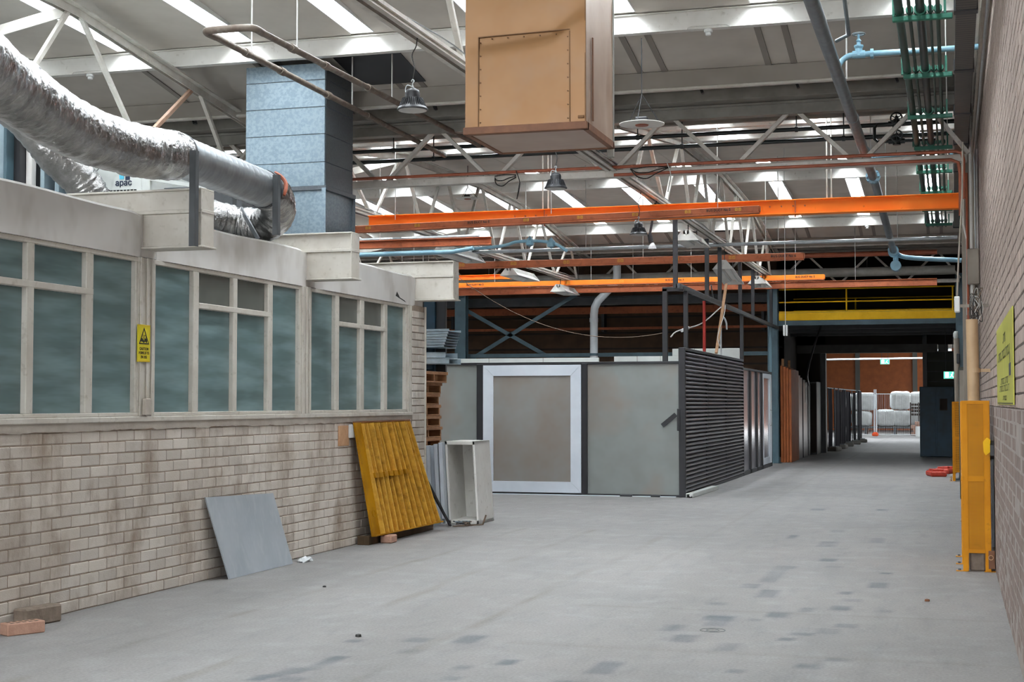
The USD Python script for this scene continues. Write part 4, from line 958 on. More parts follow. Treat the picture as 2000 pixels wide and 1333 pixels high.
pipe('thin_cable', 'thin black cable drooping in front of the air conditioner logo', 'cable', curve([(-8.3, 13.39, 4.05), (-8.25, 13.0, 3.85), (-8.1, 12.75, 3.7), (-7.85, 12.85, 3.5), (-7.7, 12.9, 3.4)], 16), .006, 'cable', 6)

# ================================================================== LAMPS, DISCS, DETECTORS
def high_bay(label, loc, top, prev=None):
    if prev is not None:
        return dup(prev, 'high_bay_lamp', loc, 0, label)
    t = thing('high_bay_lamp', label, 'lamp', 'black high bay lamps under the roof truss', loc=loc)
    obj('housing', lathe([(0, .155), (.055, .155), (.06, .14), (.06, .10), (.072, .09), (.09, .05), (.118, .022), (.125, .012), (.125, .004), (.115, .0), (.0, .0)], 40), 'lamp_black', t, smooth=30)
    fins = []
    for k in range(36):
        a = 2 * np.pi * k / 36
        v, f = prism_xz([(.055, .10), (.083, .10), (.112, .03), (.112, .02), (.055, .06)], -.0018, .0018)
        c, s = math.cos(a), math.sin(a)
        fins.append((np.stack([v[:, 0] * c - v[:, 1] * s, v[:, 0] * s + v[:, 1] * c, v[:, 2]], 1), f))
    obj('cooling_fins', cat(*fins), 'lamp_black', t)
    obj('lens', lathe([(0, -.004), (.05, -.006), (.112, -.002), (.116, .003)], 40), 'lens', t, smooth=40)
    obj('driver_cap', lathe([(0, .175), (.03, .175), (.05, .165), (.055, .155), (0, .155)], 24), 'lamp_black', t, smooth=40)
    obj('hook', [tube(curve([(0, 0, .175), (0, 0, .22), (.012, 0, .235), (0, 0, .25), (-.012, 0, .235)], 14), .006, 8), cyl((0, 0, .16), (0, 0, .2), .012)], 'conduit', t)
    obj('power_lead', tube(curve([(.03, 0, .17), (-.03, -.03, .2), (-.05, -.03, .16), (-.02, -.05, .11)], 16), .005, 6), 'conduit', t)
    obj('suspension_cable', tube(curve([(0, 0, .24), (.015, 0, .34), (-.01, .01, .45), (.02, .02, .52), (.02, .05, .6)], 20), .005, 6), 'cable', t)
    return t
hb = high_bay('black finned high bay lamp nearest the camera, left of the orange box duct', (-4.12, 11.02, 3.84), .6)
high_bay('black finned high bay lamp hanging below the orange box duct', (-4.12, 15.48, 3.83), .6, hb)
high_bay('farthest black finned high bay lamp, just below the orange crane beam', (-4.12, 19.92, 3.81), .6, hb)
def hung_disc(label, loc, r, h):
    t = thing('ceiling_disc', label, 'ceiling disc', 'white discs hung on chains', loc=loc)
    obj('disc', lathe([(0, .03), (r * .4, .035), (r, .008), (r, 0), (r * .3, -.004)], 48), 'white_steel', t, smooth=25)
    obj('centre_cap', lathe([(r * .3, -.004), (r * .28, -.012), (0, -.014)], 32), 'orange_pipe', t)
    obj('motor_box', box(-.06, .06, -.05, .05, .035, .07, .01), 'near_black', t)
    for a in (.5, 2.6, 4.7): obj('chain', tube([(r * .85 * math.cos(a), r * .85 * math.sin(a), .02), (0, 0, h * .35)], .004, 6), 'near_black', t)
    obj('chain', tube([(0, 0, h * .35), (0, 0, h)], .005, 6), 'near_black', t)
hung_disc('white hanging disc with chains just right of the orange box duct', (-2.86, 14.0, 4.2), .22, .85)
hung_disc('smaller grey hanging disc with chains behind the girder, left of the second lamp', (-8.62, 26.0, 5.3), .22, .62)
def detector(label, x, y):
    z = zc(y) - .217
    t = thing('smoke_detector', label, 'smoke detector', 'white detectors under the roof beams')
    obj('base', lathe([(0, 0), (.045, 0), (.047, -.012), (.047, -.03), (.04, -.034), (0, -.034)], 24, (x, y, z)), 'plastic_white', t, smooth=40)
    obj('head', lathe([(.032, -.034), (.03, -.062), (.02, -.066), (0, -.066)], 24, (x, y, z)), 'plastic_white', t, smooth=40)
    obj('lead', tube(curve([(x - .22, y - .055, z - .0), (x - .18, y - .055, z + .03), (x, y - .055, z + .03), (x + .18, y - .055, z + .03), (x + .24, y - .055, z)], 20), .006, 6), 'white_steel', t)
detector('white smoke detector under the long beam at the far left', -9.9, 15.42)
detector('white smoke detector under the long beam right of the orange box duct', -2.43, 15.42)
detector('white smoke detector under the farthest bright beam at the right', -1.78, 33.72)
detector('white smoke detector under the farthest bright beam above the blue conduit', -8.9, 33.72)

def fluoro(label, loc, L=1.25, rotx=0.0):
    t = thing('fluorescent_fitting', label, 'fluorescent fitting', 'white fluorescent fittings under the trusses')
    x, y, z = loc
    def R(m):
        v = np.array(m[0]); c, s = math.cos(rotx), math.sin(rotx); w = v - np.array([x, y, z])
        return np.stack([v[:, 0], y + w[:, 1] * c - w[:, 2] * s, z + w[:, 1] * s + w[:, 2] * c], 1), m[1]
    obj('spine', R(box(x - .05, x + .05, y, y + L, z + .08, z + .16, .006)), 'white_steel', t)
    for e in (-1, 1):
        obj('reflector_wing', R(prism_xz([(x + e * .05, z + .085), (x + e * .20, z - .005), (x + e * .20, z - .015), (x + e * .05, z + .07)][::e], y + .01, y + L - .01)), 'white_steel', t)
        obj('tube_lamp', R(cyl((x + e * .075, y + .04, z + .035), (x + e * .075, y + L - .04, z + .035), .014, 10)), 'tube', t)
    for ye in (y, y + L - .012):
        obj('end_plate', R(prism_xz([(x - .20, z - .015), (x - .06, z + .16), (x - .03, z + .16), (x, z + .06), (x + .03, z + .16), (x + .06, z + .16), (x + .20, z - .015)], ye, ye + .012)), 'white_steel', t)
    for yy in (.2, L - .2): obj('bracket', cyl((x, y + yy, z + .1), (x, y + yy, 4.40), .008, 6), 'near_black', t)
fluoro('white fluorescent fitting above the first dark partition post', (-4.1, 23.6, 4.14))
fluoro('tilted white fluorescent fitting hanging loose between the middle dark posts', (-4.1, 27.6, 4.02), 1.5, -.12)
fluoro('farthest white fluorescent fitting, above the blue-green column', (-4.1, 32.6, 4.13))
fluoro('white fluorescent fitting above the end of the office wall', (-8.78, 25.0, 4.2), 2.0)
fluoro('white fluorescent fitting below the dull orange bus duct, centre left', (-8.78, 29.2, 4.15), 1.7)
fluoro('far white fluorescent fitting under the thin orange duct, left of the downpipe', (-8.78, 33.2, 4.1), 1.3)
for x, y0, y1, lab in ((-4.1, 5.5, 36.2, 'cable tray of tangled leads along the aisle roof truss'), (-8.8, 16.5, 36.2, 'cable tray of leads along the truss over the office')):
    t = thing('cable_tray', lab, 'cable tray')
    obj('tray_base', box(x - .045, x + .045, y0, y1, 4.484, 4.488), 'truss_white', t)
    for e in (-1, 1): obj('tray_side', box(x + e * .045 - .003, x + e * .045 + .003, y0, y1, 4.484, 4.515), 'truss_white', t)
    for k in range(4):
        ys = np.arange(y0, y1, .35)
        pts = np.stack([x - .045 + .027 * k + .022 * np.sin(ys * (1.1 + .3 * k) + k), ys, 4.50 + .012 * k + .012 * np.sin(ys * 2.3 + 2 * k)], 1)
        obj('lead', tube(pts, .007, 5), ['cable', 'cable_white', 'cable_brown', 'conduit'][k], t)
for k, (x, y, w, mt, lab) in enumerate(((-5.5, 18.1, .35, 'cable', 'coil of dark cable slung on the girder chord, left'), (-3.6, 18.0, .5, 'cable', 'loop of dark cable hanging at the truss and girder crossing'))):
    t = thing('cable_loop', lab, 'cable')
    obj('coil', cat(*[tube(curve([(x - w / 2, y + .12, 4.44), (x - w / 4, y - .08, 4.47 - .06 - .05 * j), (x, y - .08, 4.42 - .07 * j), (x + w / 4, y - .08, 4.47 - .05 - .04 * j), (x + w / 2, y + .12, 4.44)], 18), .007, 5) for j in range(3)]), mt, t)
    obj('tail', tube(curve([(x + w / 2, y - .07, 4.47), (x + w / 2 + .05, y - .07, 4.3), (x + w / 2 + .01, y - .07, 4.1), (x + w / 2 + .05, y - .07, 4.32)], 14), .006, 5), 'cable_white' if k else 'cable', t)
pipe('slack_cable', 'long thin cable sagging in front of the dark brick wall', 'cable', sag((-8.6, 24.0, 4.05), (-4.36, 23.25, 2.62), .55, 30), .006, 'cable_brown', 6)
t = thing('gas_lamp_head', 'small dark sensor with a white plastic bag hanging under the crane beam', 'sensor')
obj('body', cyl((-4.22, 21.2, 3.96), (-4.20, 21.2, 3.84), .035, 12), 'near_black', t); obj('bag', lathe([(.02, .0), (.05, -.05), (.06, -.09), (.0, -.1)], 9, (-4.18, 21.2, 3.84)), 'film_clear', t); obj('arm', bar((-4.12, 21.2, 4.47), (-4.22, 21.2, 3.95), .03, .03), 'near_black', t)
t = thing('roof_vent', 'black rectangular vent opening in the ceiling behind the third lamp', 'vent')
obj('frame', slab(-6.05, -5.0, 34.0, 34.55, .012, -.014), 'near_black', t); obj('throat', slab(-5.95, -5.1, 34.05, 34.5, .01, -.02), 'black', t)
t = thing('roof_vent', 'black rectangular vent slot in the ceiling behind the orange box duct', 'vent')
obj('frame', slab(-6.35, -5.15, 23.9, 24.35, .012, -.014), 'near_black', t); obj('throat', slab(-6.25, -5.25, 23.95, 24.3, .01, -.02), 'black', t)
t = thing('pendant_control', 'small white pendant lamp on a long wire in front of the yellow beam', 'pendant')
obj('wire', tube([(-2.777, 26.0, zc(26)), (-2.777, 26.0, 2.85)], .006, 6), 'cable_white', t); obj('body', [box(-2.817, -2.782, 25.98, 26.02, 2.66, 2.85, .008), box(-2.772, -2.737, 25.98, 26.02, 2.66, 2.85, .008)], 'plastic_white', t)

# ================================================================== PARTITION ENCLOSURE
YP, XS = 23.2, -4.12
def partition_front():
    t = thing('glazed_partition', 'frosted glass partition with black posts facing the camera', 'partition')
    for x0, x1 in ((-7.52, -7.41), (-5.74, -5.645), (-4.155, -4.05)):
        obj('post', box(x0, x1, YP - .04, YP + .04, 0.0, 2.13 if x0 < -5 else 2.37, .004), 'near_black', t)
    obj('head_rail', box(-10.0, -4.05, YP - .035, YP + .035, 2.115, 2.155, .004), 'near_black', t)
    obj('foot_rail', box(-10.0, -4.05, YP - .035, YP + .035, 0.0, .035, .004), 'near_black', t)
    obj('pane', box(-9.9, -7.52, YP - .006, YP + .006, .035, 2.115), 'frost', t)
    obj('pane', box(-5.645, -4.155, YP - .006, YP + .006, .035, 2.115), 'frost', t)
    obj('post', box(-10.0, -9.9, YP - .04, YP + .04, 0, 2.13, .004), 'near_black', t)
    for x in (-4.42,): 
        obj('lever_handle', bar((x + .0, YP - .045, 1.13), (x + .22, YP - .045, 1.31), .012, .07, up=(0, 0, 1), b=.003), 'near_black', t)
        obj('latch', box(x + .24, x + .29, YP - .055, YP - .03, 1.05, 1.40, .006), 'near_black', t)
    obj('floor_clip', cat(box(-5.1, -4.9, YP - .1, YP, 0.0, .03, .004), box(-4.6, -4.45, YP - .1, YP, 0, .03, .004)), 'near_black', t)
    return t
partition_front()
t = thing('partition_door', 'white framed frosted door in the middle of the glazed partition', 'door')
xa, xb, za, zb, w = -7.405, -5.745, .04, 2.11, .175
yd = YP - .03
E_ = [[(xa, za), (xa + w, za + w), (xa + w, zb - w), (xa, zb)], [(xb, zb), (xb - w, zb - w), (xb - w, za + w), (xb, za)], [(xa, zb), (xa + w, zb - w), (xb - w, zb - w), (xb, zb)], [(xb, za), (xb - w, za + w), (xa + w, za + w), (xa, za)]]
for p in E_:
    c = np.mean(p, 0); p2 = [tuple(np.array(q) + (c - np.array(q)) / np.linalg.norm(c - np.array(q)) * .002) for q in p]
    obj('frame_member', prism_xz(p2, yd - .02, yd + .03), 'white_alu', t)
obj('pane', box(xa + w - .005, xb - w + .005, yd + .0, yd + .01, za + w - .005, zb - w + .005), 'frost_warm', t)
obj('sill_strip', box(xa - .1, -4.2, YP - .09, YP - .05, 0, .012), 'white_alu', t)
# louvred side
t = thing('louvred_wall', 'dark ribbed metal side wall of the enclosure beside the aisle', 'partition')
for k, (ya, yb) in enumerate(((23.28, 25.62), (25.64, 27.95), (27.97, 30.2))):
    for j in range(34):
        z = .06 + j * .0668
        prof = [(XS + .012, z), (XS + .045, z + .008), (XS + .045, z + .026), (XS - .005, z + .065), (XS - .012, z + .065), (XS - .012, z)]
        obj('louvre_blade', prism_xz(prof, ya, yb - .0), 'corrugated', t)
for y in (23.24, 25.63, 27.96, 30.22): obj('stile', box(XS - .03, XS + .02, y - .02, y + .02, 0, 2.36, .003), 'near_black', t)
obj('top_rail', box(XS - .03, XS + .04, 23.24, 30.25, 2.33, 2.375, .004), 'dark_steel', t)
obj('bottom_rail', box(XS - .03, XS + .03, 23.24, 30.25, 0.0, .055, .004), 'dark_steel', t)
t = thing('strip_partition', 'row of glossy clear panels between black posts past the ribbed wall', 'partition')
for k, (ya, yb) in enumerate(((30.32, 31.35), (31.5, 32.45), (32.6, 33.35))): obj('pane', box(XS - .01, XS + .002, ya, yb, .09, 2.17), 'strip_door', t)
for a, b in ((30.26, 30.34), (31.3, 31.52), (32.4, 32.62), (33.3, 33.5), (35.15, 35.25)): obj('post', box(XS - .03, XS + .03, a, b, 0.0, 2.17, .004), 'near_black', t)
obj('head_rail', box(XS - .03, XS + .03, 30.26, 35.25, 2.17, 2.215, .004), 'dark_steel', t); obj('foot_rail', box(XS - .03, XS + .03, 30.26, 35.25, 0.0, .085, .004), 'dark_steel', t)
t = thing('sliding_door', 'white framed sliding glass door at the far end of the partition', 'door')
for a, b in ((33.5, 33.62), (34.75, 34.9), (35.0, 35.13)): obj('stile', box(XS - .02, XS + .035, a, b, .09, 2.16, .004), 'white_alu', t)
obj('rail', box(XS - .02, XS + .03, 33.62, 34.75, .09, .24, .004), 'white_alu', t); obj('rail', box(XS - .02, XS + .03, 33.62, 34.75, 2.05, 2.16, .004), 'white_alu', t)
obj('pane', box(XS - .0, XS + .01, 33.62, 34.75, .24, 2.05), 'strip_door', t)
obj('pull_handle', tube([(XS + .035, 34.82, .95), (XS + .07, 34.82, .98), (XS + .07, 34.82, 1.3), (XS + .035, 34.82, 1.33)], .01, 8), 'conduit', t)
# upper framework
t = thing('upper_frame', 'dark steel posts and rail frame standing above the partition', 'frame')
obj('post', box(-4.42, -4.34, YP - .0, YP + .07, 2.155, 3.32, .004), 'near_black', t)
obj('header', box(-4.42, -4.08, YP - .0, YP + .07, 3.27, 3.34, .004), 'near_black', t)
obj('post', box(-4.155, -4.085, 23.62, 23.69, 2.375, 3.30, .004), 'near_black', t)
obj('post', box(-4.2, -4.13, 22.95, 23.02, 3.30, 4.385, .004), 'near_black', t)
obj('long_rail', box(-4.155, -4.085, 22.95, 36.78, 3.30, 3.375, .004), 'dark_steel', t)
for y in (25.8, 27.3, 30.05, 32.05, 35.4): obj('post', box(-4.155, -4.085, y, y + .07, 3.375, 4.385, .004), 'near_black', t)
obj('post', box(-4.155, -4.085, 30.24, 30.31, 2.375, 3.30, .004), 'near_black', t)
obj('post', box(-4.155, -4.085, 35.25, 35.32, 2.215, 3.30, .004), 'steel_blue', t)
obj('tie', bar((-4.12, 26.3, 3.6), (-4.12, 26.6, 3.32), .02, .03), 'dark_steel', t)
pipe('red_pole', 'thin red pole rising from the ribbed wall to the dark rail', 'pole', [(-4.2, 26.0, .0), (-4.2, 26.0, 3.3)], .028, 'red', 10)
t = thing('timber_batten', 'pale wooden batten leaning against the dark rail', 'timber')
obj('batten', bar((-4.02, 26.2, 2.377), (-4.04, 27.6, 3.72), .05, .04, b=.004), 'wood_pale', t); obj('cord', tube(curve([(-4.0, 27.2, 3.3), (-3.98, 26.9, 3.1), (-4.02, 26.4, 2.7), (-3.97, 26.3, 2.5)], 14), .008, 6), 'cable_white', t)
pipe('bent_rod', 'pale bent conduit standing on the ribbed wall beside the batten', 'conduit', curve([(-4.1, 27.3, 2.38), (-4.1, 27.3, 2.95), (-4.09, 27.3, 3.05), (-4.05, 27.3, 3.08), (-4.0, 27.3, 2.98), (-3.99, 27.3, 2.85)], 18), .016, 'pvc', 8)
pipe('cord_with_plug', 'grey cord with a plug strung from the batten to the enclosure corner', 'cable', curve([(-4.05, 27.0, 3.25), (-4.25, 26.0, 2.9), (-4.5, 25.0, 2.72), (-4.3, 23.3, 2.55)], 20), .012, 'cable_white', 6, parts=[('plug', cyl((-4.46, 25.2, 2.74), (-4.40, 25.5, 2.80), .03, 8), 'plastic_white')])
# boards on top and inside
for k, (x0, x1, z0, z1, y, lab) in enumerate(((-8.6, -5.7, 2.175, 2.255, 24.2, 'long white board lying along the top of the partition, left'), (-5.5, -4.3, 2.165, 2.28, 24.5, 'white board along the top of the partition, right of the downpipe'), (-5.6, -4.2, 2.1, 2.62, 30.5, 'white panel seen over the ribbed wall beside the column'))):
    t = thing('white_board', lab, 'board'); obj('board', box(x0, x1, y, y + .06, z0, z1, .004), 'offwhite', t)
    for x in np.linspace(x0 + .2, x1 - .2, 2): obj('support', box(x - .03, x + .03, y + .06, y + .12, 0.0, z0 + .02, .003), 'near_black', t)
    for x in np.linspace(x0, x1, 4)[1:-1]: obj('joint', box(x - .004, x + .004, y - .002, y, z0, z1), 'grey_steel', t)
# bracing and blue rail in the dark bay behind
t = thing('cross_brace', 'blue-grey steel cross brace in front of the dark brick wall', 'brace')
for a, b in (((-12.6, 37.2, 4.08), (-9.85, 37.2, 2.55)), ((-9.2, 37.2, 4.4), (-12.4, 37.2, 2.55))): obj('diagonal', bar(a, b, .10, .012, up=(0, 1, 0)), 'steel_blue', t)
obj('lower_diagonal', bar((-9.85, 37.24, 2.55), (-9.2, 37.24, 2.2), .1, .012, up=(0, 1, 0)), 'steel_blue', t)
t = thing('side_rail', 'blue-grey horizontal steel rail behind the partition', 'rail')
obj('rail', box(-12.3, -4.37, 37.15, 37.25, 2.68, 2.78, .004), 'steel_blue', t); obj('cleat', box(-4.37, -4.3, 37.05, 37.25, 2.66, 2.8, .004), 'steel_blue', t)
t = thing('wall_girt', 'faint red-brown rails on the dark brick wall', 'rail')
for z0, z1 in ((4.0, 4.2), (3.55, 3.62)): obj('rail', box(-15, -4.6, 40.6, 40.7, z0, z1, .004), 'orange_old', t)
for x in (-14, -9.5, -5): obj('cleat', box(x, x + .08, 40.7, 41, 3.5, 4.3), 'near_black', t)
t = thing('dark_beam', 'grey steel beam in the shadow under the orange rails', 'beam')
obj('beam', box(-15, -4.4, 37.6, 37.75, 4.05, 4.25, .004), 'dark_steel', t); obj('flange', box(-15, -4.4, 37.5, 37.85, 4.25, 4.28, .004), 'dark_steel', t)
# ------------------------------------------------------------------ stacks behind the office corner
def pallet_stack():
    first = None
    for k in range(13):
        z = .0 + k * .147
        dx, dy = RNG.normal(0, .018), RNG.normal(0, .02)
        loc = (-7.10 + dx - .004 * k + (.10 if k == 12 else 0), 18.35 + dy, z)
        lab = ['lowest', 'second lowest', 'third lowest', 'fourth lowest', 'fifth lowest', 'sixth lowest', 'middle one', 'sixth from the top', 'fifth from the top', 'fourth from the top', 'third from the top', 'second from the top', 'topmost, shifted right'][k]
        lab = f'wooden pallet in the stack behind the office corner, {lab}'
        if first is None:
            first = t = thing('wooden_pallet', lab, 'pallet', 'stacked wooden pallets', loc=loc, rotz=90)
            for y in np.linspace(-.5, .41, 7): obj('deck_board', box(-.5, .5, y, y + .1, .127, .145, .002), 'wood', t)
            for x in (-.5, -.02, .46): obj('bearer', box(x, x + .04, -.5, .51, .018, .127, .002), 'wood', t)
            obj('cross_board', box(-.5, .5, .1, .12, .018, .127), 'wood', t)
            obj('nose_board', box(-.5, .5, -.52, -.5, .105, .145, .002), 'wood', t)
            for y in (-.5, -.05, .4): obj('base_board', box(-.5, .5, y, y + .1, 0, .018, .002), 'wood', t)
        else: dup(first, 'wooden_pallet', loc, 90, lab)
pallet_stack()
t = thing('storage_rack', 'blue rack upright with arms behind the office corner', 'rack')
obj('upright', box(-7.02, -6.86, 19.25, 19.4, 0, 3.0, .006), 'deep_blue', t)
obj('back_plate', box(-6.86, -6.72, 19.3, 19.36, 1.9, 3.0, .004), 'near_black', t)
for z in (2.02, 2.24): obj('arm', box(-6.99, -6.89, 18.7, 19.3, z - .06, z - .003, .004), 'deep_blue', t)
k = 0
for row, (z, n, w, h, ends) in enumerate(((2.24, 7, .75, .032, 1), (2.02, 3, .8, .075, 0))):
    for j in range(n):
        zz = z + j * (h + .004)
        if row == 1 and j > 1: continue
        x1 = -6.46 - (.012 * (6 - j) if row == 0 else .05 * j)
        t = thing('metal_stud', ['silver metal stud in the upper bundle behind the office corner, ' + ['lowest', 'second lowest', 'third lowest', 'middle one', 'third from the top', 'second from the top', 'topmost'][j], ['lower', 'upper'][j % 2] + ' of the two wide silver channels behind the office corner'][row], 'metal stud', ['silver metal studs on the upper rack arm', 'silver metal channels on the lower rack arm'][row])
        obj('channel', [box(-8.6, x1, 18.7, 19.2, zz, zz + .003), box(-8.6, x1, 18.7, 18.703, zz, zz + h), box(-8.6, x1, 19.197, 19.2, zz, zz + h)], 'alu_profile', t)
        obj('web_lip', box(-8.6, x1, 18.69, 18.70, zz + h - .006, zz + h), 'alu_profile', t)

# ================================================================== AISLE END: BEAM, RAILING, BARRIERS
t = thing('portal_beam', 'yellow and dark blue beam spanning the aisle at the far end', 'beam')
obj('yellow_fascia', box(-4.1, .10, 36.9, 36.92, 3.525, 3.715, .003), 'guard_yellow', t)
obj('blue_beam', [box(-4.12, .10, 36.92, 36.94, 3.42, 3.7), box(-4.12, .10, 36.85, 37.0, 3.40, 3.425, .003), box(-4.12, .1, 36.92, 37.1, 3.70, 3.72)], 'steel_blue', t)
for y, dz, lab in ((36.95, 0, 'yellow handrail on the mezzanine above the yellow beam'), (40.5, .0, 'far yellow handrail in the dark on the mezzanine')):
    t = thing('handrail', lab, 'railing')
    for z in (4.30, 3.98): obj('rail', cyl((-4.1, y, z + dz), (.08, y, z + dz), .018, 8), 'guard_yellow', t)
    for x in (-2.46, .04): obj('post', cyl((x, y, 3.66), (x, y, 4.3 + dz), .02, 8), 'guard_yellow', t)
    obj('kick_plate', box(-4.1, .08, y + .02, y + .03, 3.66, 3.76), 'guard_yellow', t)

def perforated_guard(label, loc, prev=None):
    if prev is not None: return dup(prev, 'column_guard', loc, 0, label)
    t = thing('column_guard', label, 'guard', 'yellow perforated column guards', loc=loc)
    obj('front_panel', box(.05, .19, 0, .004, .17, 1.50), 'perforated', t)
    obj('middle_strap', box(.05, .19, -.004, 0, .80, .845), 'guard', t)
    obj('bottom_strap', box(.05, .19, -.004, 0, .165, .195), 'guard', t); obj('top_strap', box(.0, .24, -.004, .003, 1.485, 1.515), 'guard', t)
    obj('corner_post', box(0, .05, -.002, .05, 0.004, 1.51, .003), 'guard', t); obj('corner_post', box(.19, .24, -.002, .05, 0.004, 1.51, .003), 'guard', t)
    obj('side_panel', box(0, .004, .05, 1.3, .17, 1.5), 'perforated', t)
    obj('side_strap', box(-.004, .0, .05, 1.3, .80, .845), 'guard', t)
    for y in (.6, 1.28): obj('side_post', box(-.004, .05, y, y + .05, 0.004, 1.51, .003), 'guard', t)
    for x, y in ((-.06, .0), (-.06, .6), (-.06, 1.28), (.18, .0)):
        obj('foot_plate', box(x, x + .1, y, y + .07, 0, .006), 'guard', t)
        obj('anchor_bolt', cyl((x + .03, y + .035, .006), (x + .03, y + .035, .022), .012, 6), 'galv_dark', t)
    return t
g1 = perforated_guard('yellow perforated steel guard around the beige pipe, nearest the camera', (.075, 13.76, 0))
perforated_guard('farther yellow guard along the right wall, beyond the near one', (-.005, 29.4, 0), g1)
t = thing('plinth', 'small mossy concrete plinth inside the near yellow guard', 'plinth')
obj('block', box(.13, .265, 13.80, 14.6, 0, .17, .015), 'block_grey', t); obj('cap', box(.135, .26, 13.81, 14.55, .17, .18, .004), 'sill', t)
t = thing('drain_pipe', 'thick beige vertical pipe rising out of the yellow guard', 'pipe')
obj('pipe', tube([(.205, 14.5, .18), (.185, 14.5, 2.28)], .055, 20), 'beige', t, smooth=40)
obj('bracket', [tube([(.198, 14.5, 1.78), (.198, 14.5, 1.82)], .06, 20), bar((.25, 14.5, 1.80), (.345, 14.5, 1.80), .02, .03)], 'beige', t)
obj('inner_wires', cat(*[tube(curve([(.17 + .01 * k, 14.48, 2.2), (.165 + .012 * k, 14.46, 2.4), (.18 + .01 * k, 14.5, 2.5)], 8), .004, 5) for k in range(4)]), 'cable', t)
t = thing('service_riser', 'beige-grey vertical riser pipe left of the blue column by the right wall', 'pipe')
obj('pipe', cyl((.105, 30.0, 0.2), (.09, 30.0, 2.75), .055, 16), 'beige_grey', t, smooth=40); obj('socket', cyl((.095, 30.0, 1.95), (.094, 30.0, 2.05), .065, 16), 'beige_grey', t, smooth=40)
t = thing('wall_cabinet', 'tall grey-green cabinet behind the beige pipe', 'cabinet')
obj('body', box(.10, .34, 24.0, 24.7, 0, 2.05, .006), 'green_wall', t); obj('door', box(.11, .33, 23.985, 24.0, .05, 2.0, .003), 'beige_grey', t); obj('handle', box(.13, .15, 23.97, 23.985, 1.0, 1.15), 'near_black', t)
t = thing('intercom', 'small dark handset box on the blue column', 'box')
obj('case', box(.09, .15, 29.93, 29.99, 2.25, 2.45, .02), 'near_black', t); obj('cover', box(.10, .14, 29.92, 29.93, 2.28, 2.42, .006), 'rubber', t)
t = thing('wall_lamp', 'small cream bulkhead lamp beside the blue column', 'lamp')
obj('base', box(.07, .12, 28.9, 28.98, 2.72, 2.84, .01), 'offwhite', t); obj('dome', lathe([(0, 2.70), (.035, 2.705), (.045, 2.74), (.045, 2.80), (.02, 2.84), (0, 2.84)], 16, (.075, 28.9, 0)), 'offwhite', t, smooth=50)
t = thing('padlock_post', 'yellow tag and black handle on the wall edge of the near guard', 'handle')
obj('black_handle', prism_yz([(13.72, 1.12), (13.80, 1.16), (13.86, 1.15), (13.86, 1.02), (13.78, .99), (13.71, 1.03)], .315, .348), 'near_black', t); obj('yellow_tag', prism_xz([(.255, 1.15), (.29, 1.19), (.318, 1.17), (.315, 1.06), (.28, 1.03), (.26, 1.06)], 13.74, 13.75), 'guard_yellow', t)
obj('black_bar', box(.325, .345, 13.74, 13.78, .22, 1.0, .004), 'rubber', t); obj('ring', tube([(.31 + .02 * math.cos(a), 13.73, .13 + .02 * math.sin(a)) for a in np.linspace(0, 6.28, 14)], .004, 6), 'wood_pale', t)
obj('eye_plate', box(.29, .345, 13.735, 13.75, .03, .19, .004), 'box_trim', t)
for k, (x, y, rz, lab) in enumerate(((-.33, 31.3, 12, 'red plastic fence foot on the floor near the blue container, left one'), (-.15, 32.6, -20, 'red plastic fence foot behind the other one by the far yellow guard'))):
    t = thing('barrier_base', lab, 'fence foot', 'red plastic fence feet', loc=(x, y, 0), rotz=rz)
    obj('block', box(-.16, .16, -.28, .28, 0, .11, .03), 'red_plastic', t); obj('raised_grip', [box(-.11, .11, -.2, -.06, .11, .145, .012), box(-.11, .11, .06, .2, .11, .145, .012)], 'red_plastic', t)
    obj('post_holes', cat(*[cyl((0, y_, .1), (0, y_, .149), .022, 10) for y_ in (-.13, .13)]), 'ink', t)
t = thing('blue_container', 'dark blue steel locker at the far right of the aisle', 'locker')
obj('body', box(-.86, .05, 42.0, 44.2, 0.02, 1.93, .01), 'deep_blue', t)
for x in (-.86, -.42): obj('door_leaf', box(x + .02, x + .41, 41.985, 42.0, .06, 1.89, .004), 'deep_blue', t)
obj('notice', box(-.33, -.13, 41.975, 41.985, 1.28, 1.60), 'dark_wall', t); obj('skid', [box(-.8, -.7, 42.0, 44.2, 0, .02), box(-.1, 0, 42.0, 44.2, 0, .02)], 'near_black', t)
t = thing('board_stack', 'stack of orange-brown boards stood on end left of the aisle', 'boards')
for k in range(4): obj('board', box(-4.12 + .065 * k, -4.06 + .065 * k, 37.3 + .05 * k, 39.3, 0, 2.42 - .03 * k, .004), 'orange_board', t)
for y in (37.5, 39.0): obj('upright_batten', box(-4.11 + .0, -4.05, y, y + .09, 2.40, 2.60, .004), 'wood', t)
t = thing('wrapped_sheets', 'row of dark sheets under shiny plastic film left of the aisle', 'sheets')
for k in range(5): obj('sheet', box(-3.95 - .02 * (k % 2), -3.90 - .02 * (k % 2), 39.4 + k * .75, 40.1 + k * .75, 0, 2.22 - .05 * k, .004), 'plastic_film', t)
obj('edge_frame', box(-3.92, -3.88, 39.34, 39.38, 0, 2.25, .003), 'orange_pipe', t); obj('white_strip', box(-3.899, -3.893, 41.5, 41.75, 1.5, 2.05), 'offwhite', t); obj('back_support', box(-4.05, -3.98, 39.4, 43.1, 0, 1.9), 'dark_wall', t)
t = thing('dark_locker', 'near-black locker between the wrapped sheets and the opening', 'locker')
obj('body', box(-4.3, -3.75, 43.3, 44.85, 0, 2.1, .01), 'near_black', t); obj('door', box(-4.28, -3.77, 43.285, 43.3, .05, 2.05, .004), 'dark_wall', t)
pipe('hung_cable', 'thick black cable slanting down in the dark over the boards', 'cable', curve([(-3.2, 38.5, 3.5), (-3.5, 39.5, 2.9), (-3.8, 41, 2.3), (-3.86, 42, 2.0)], 16), .03, 'near_black', 8)

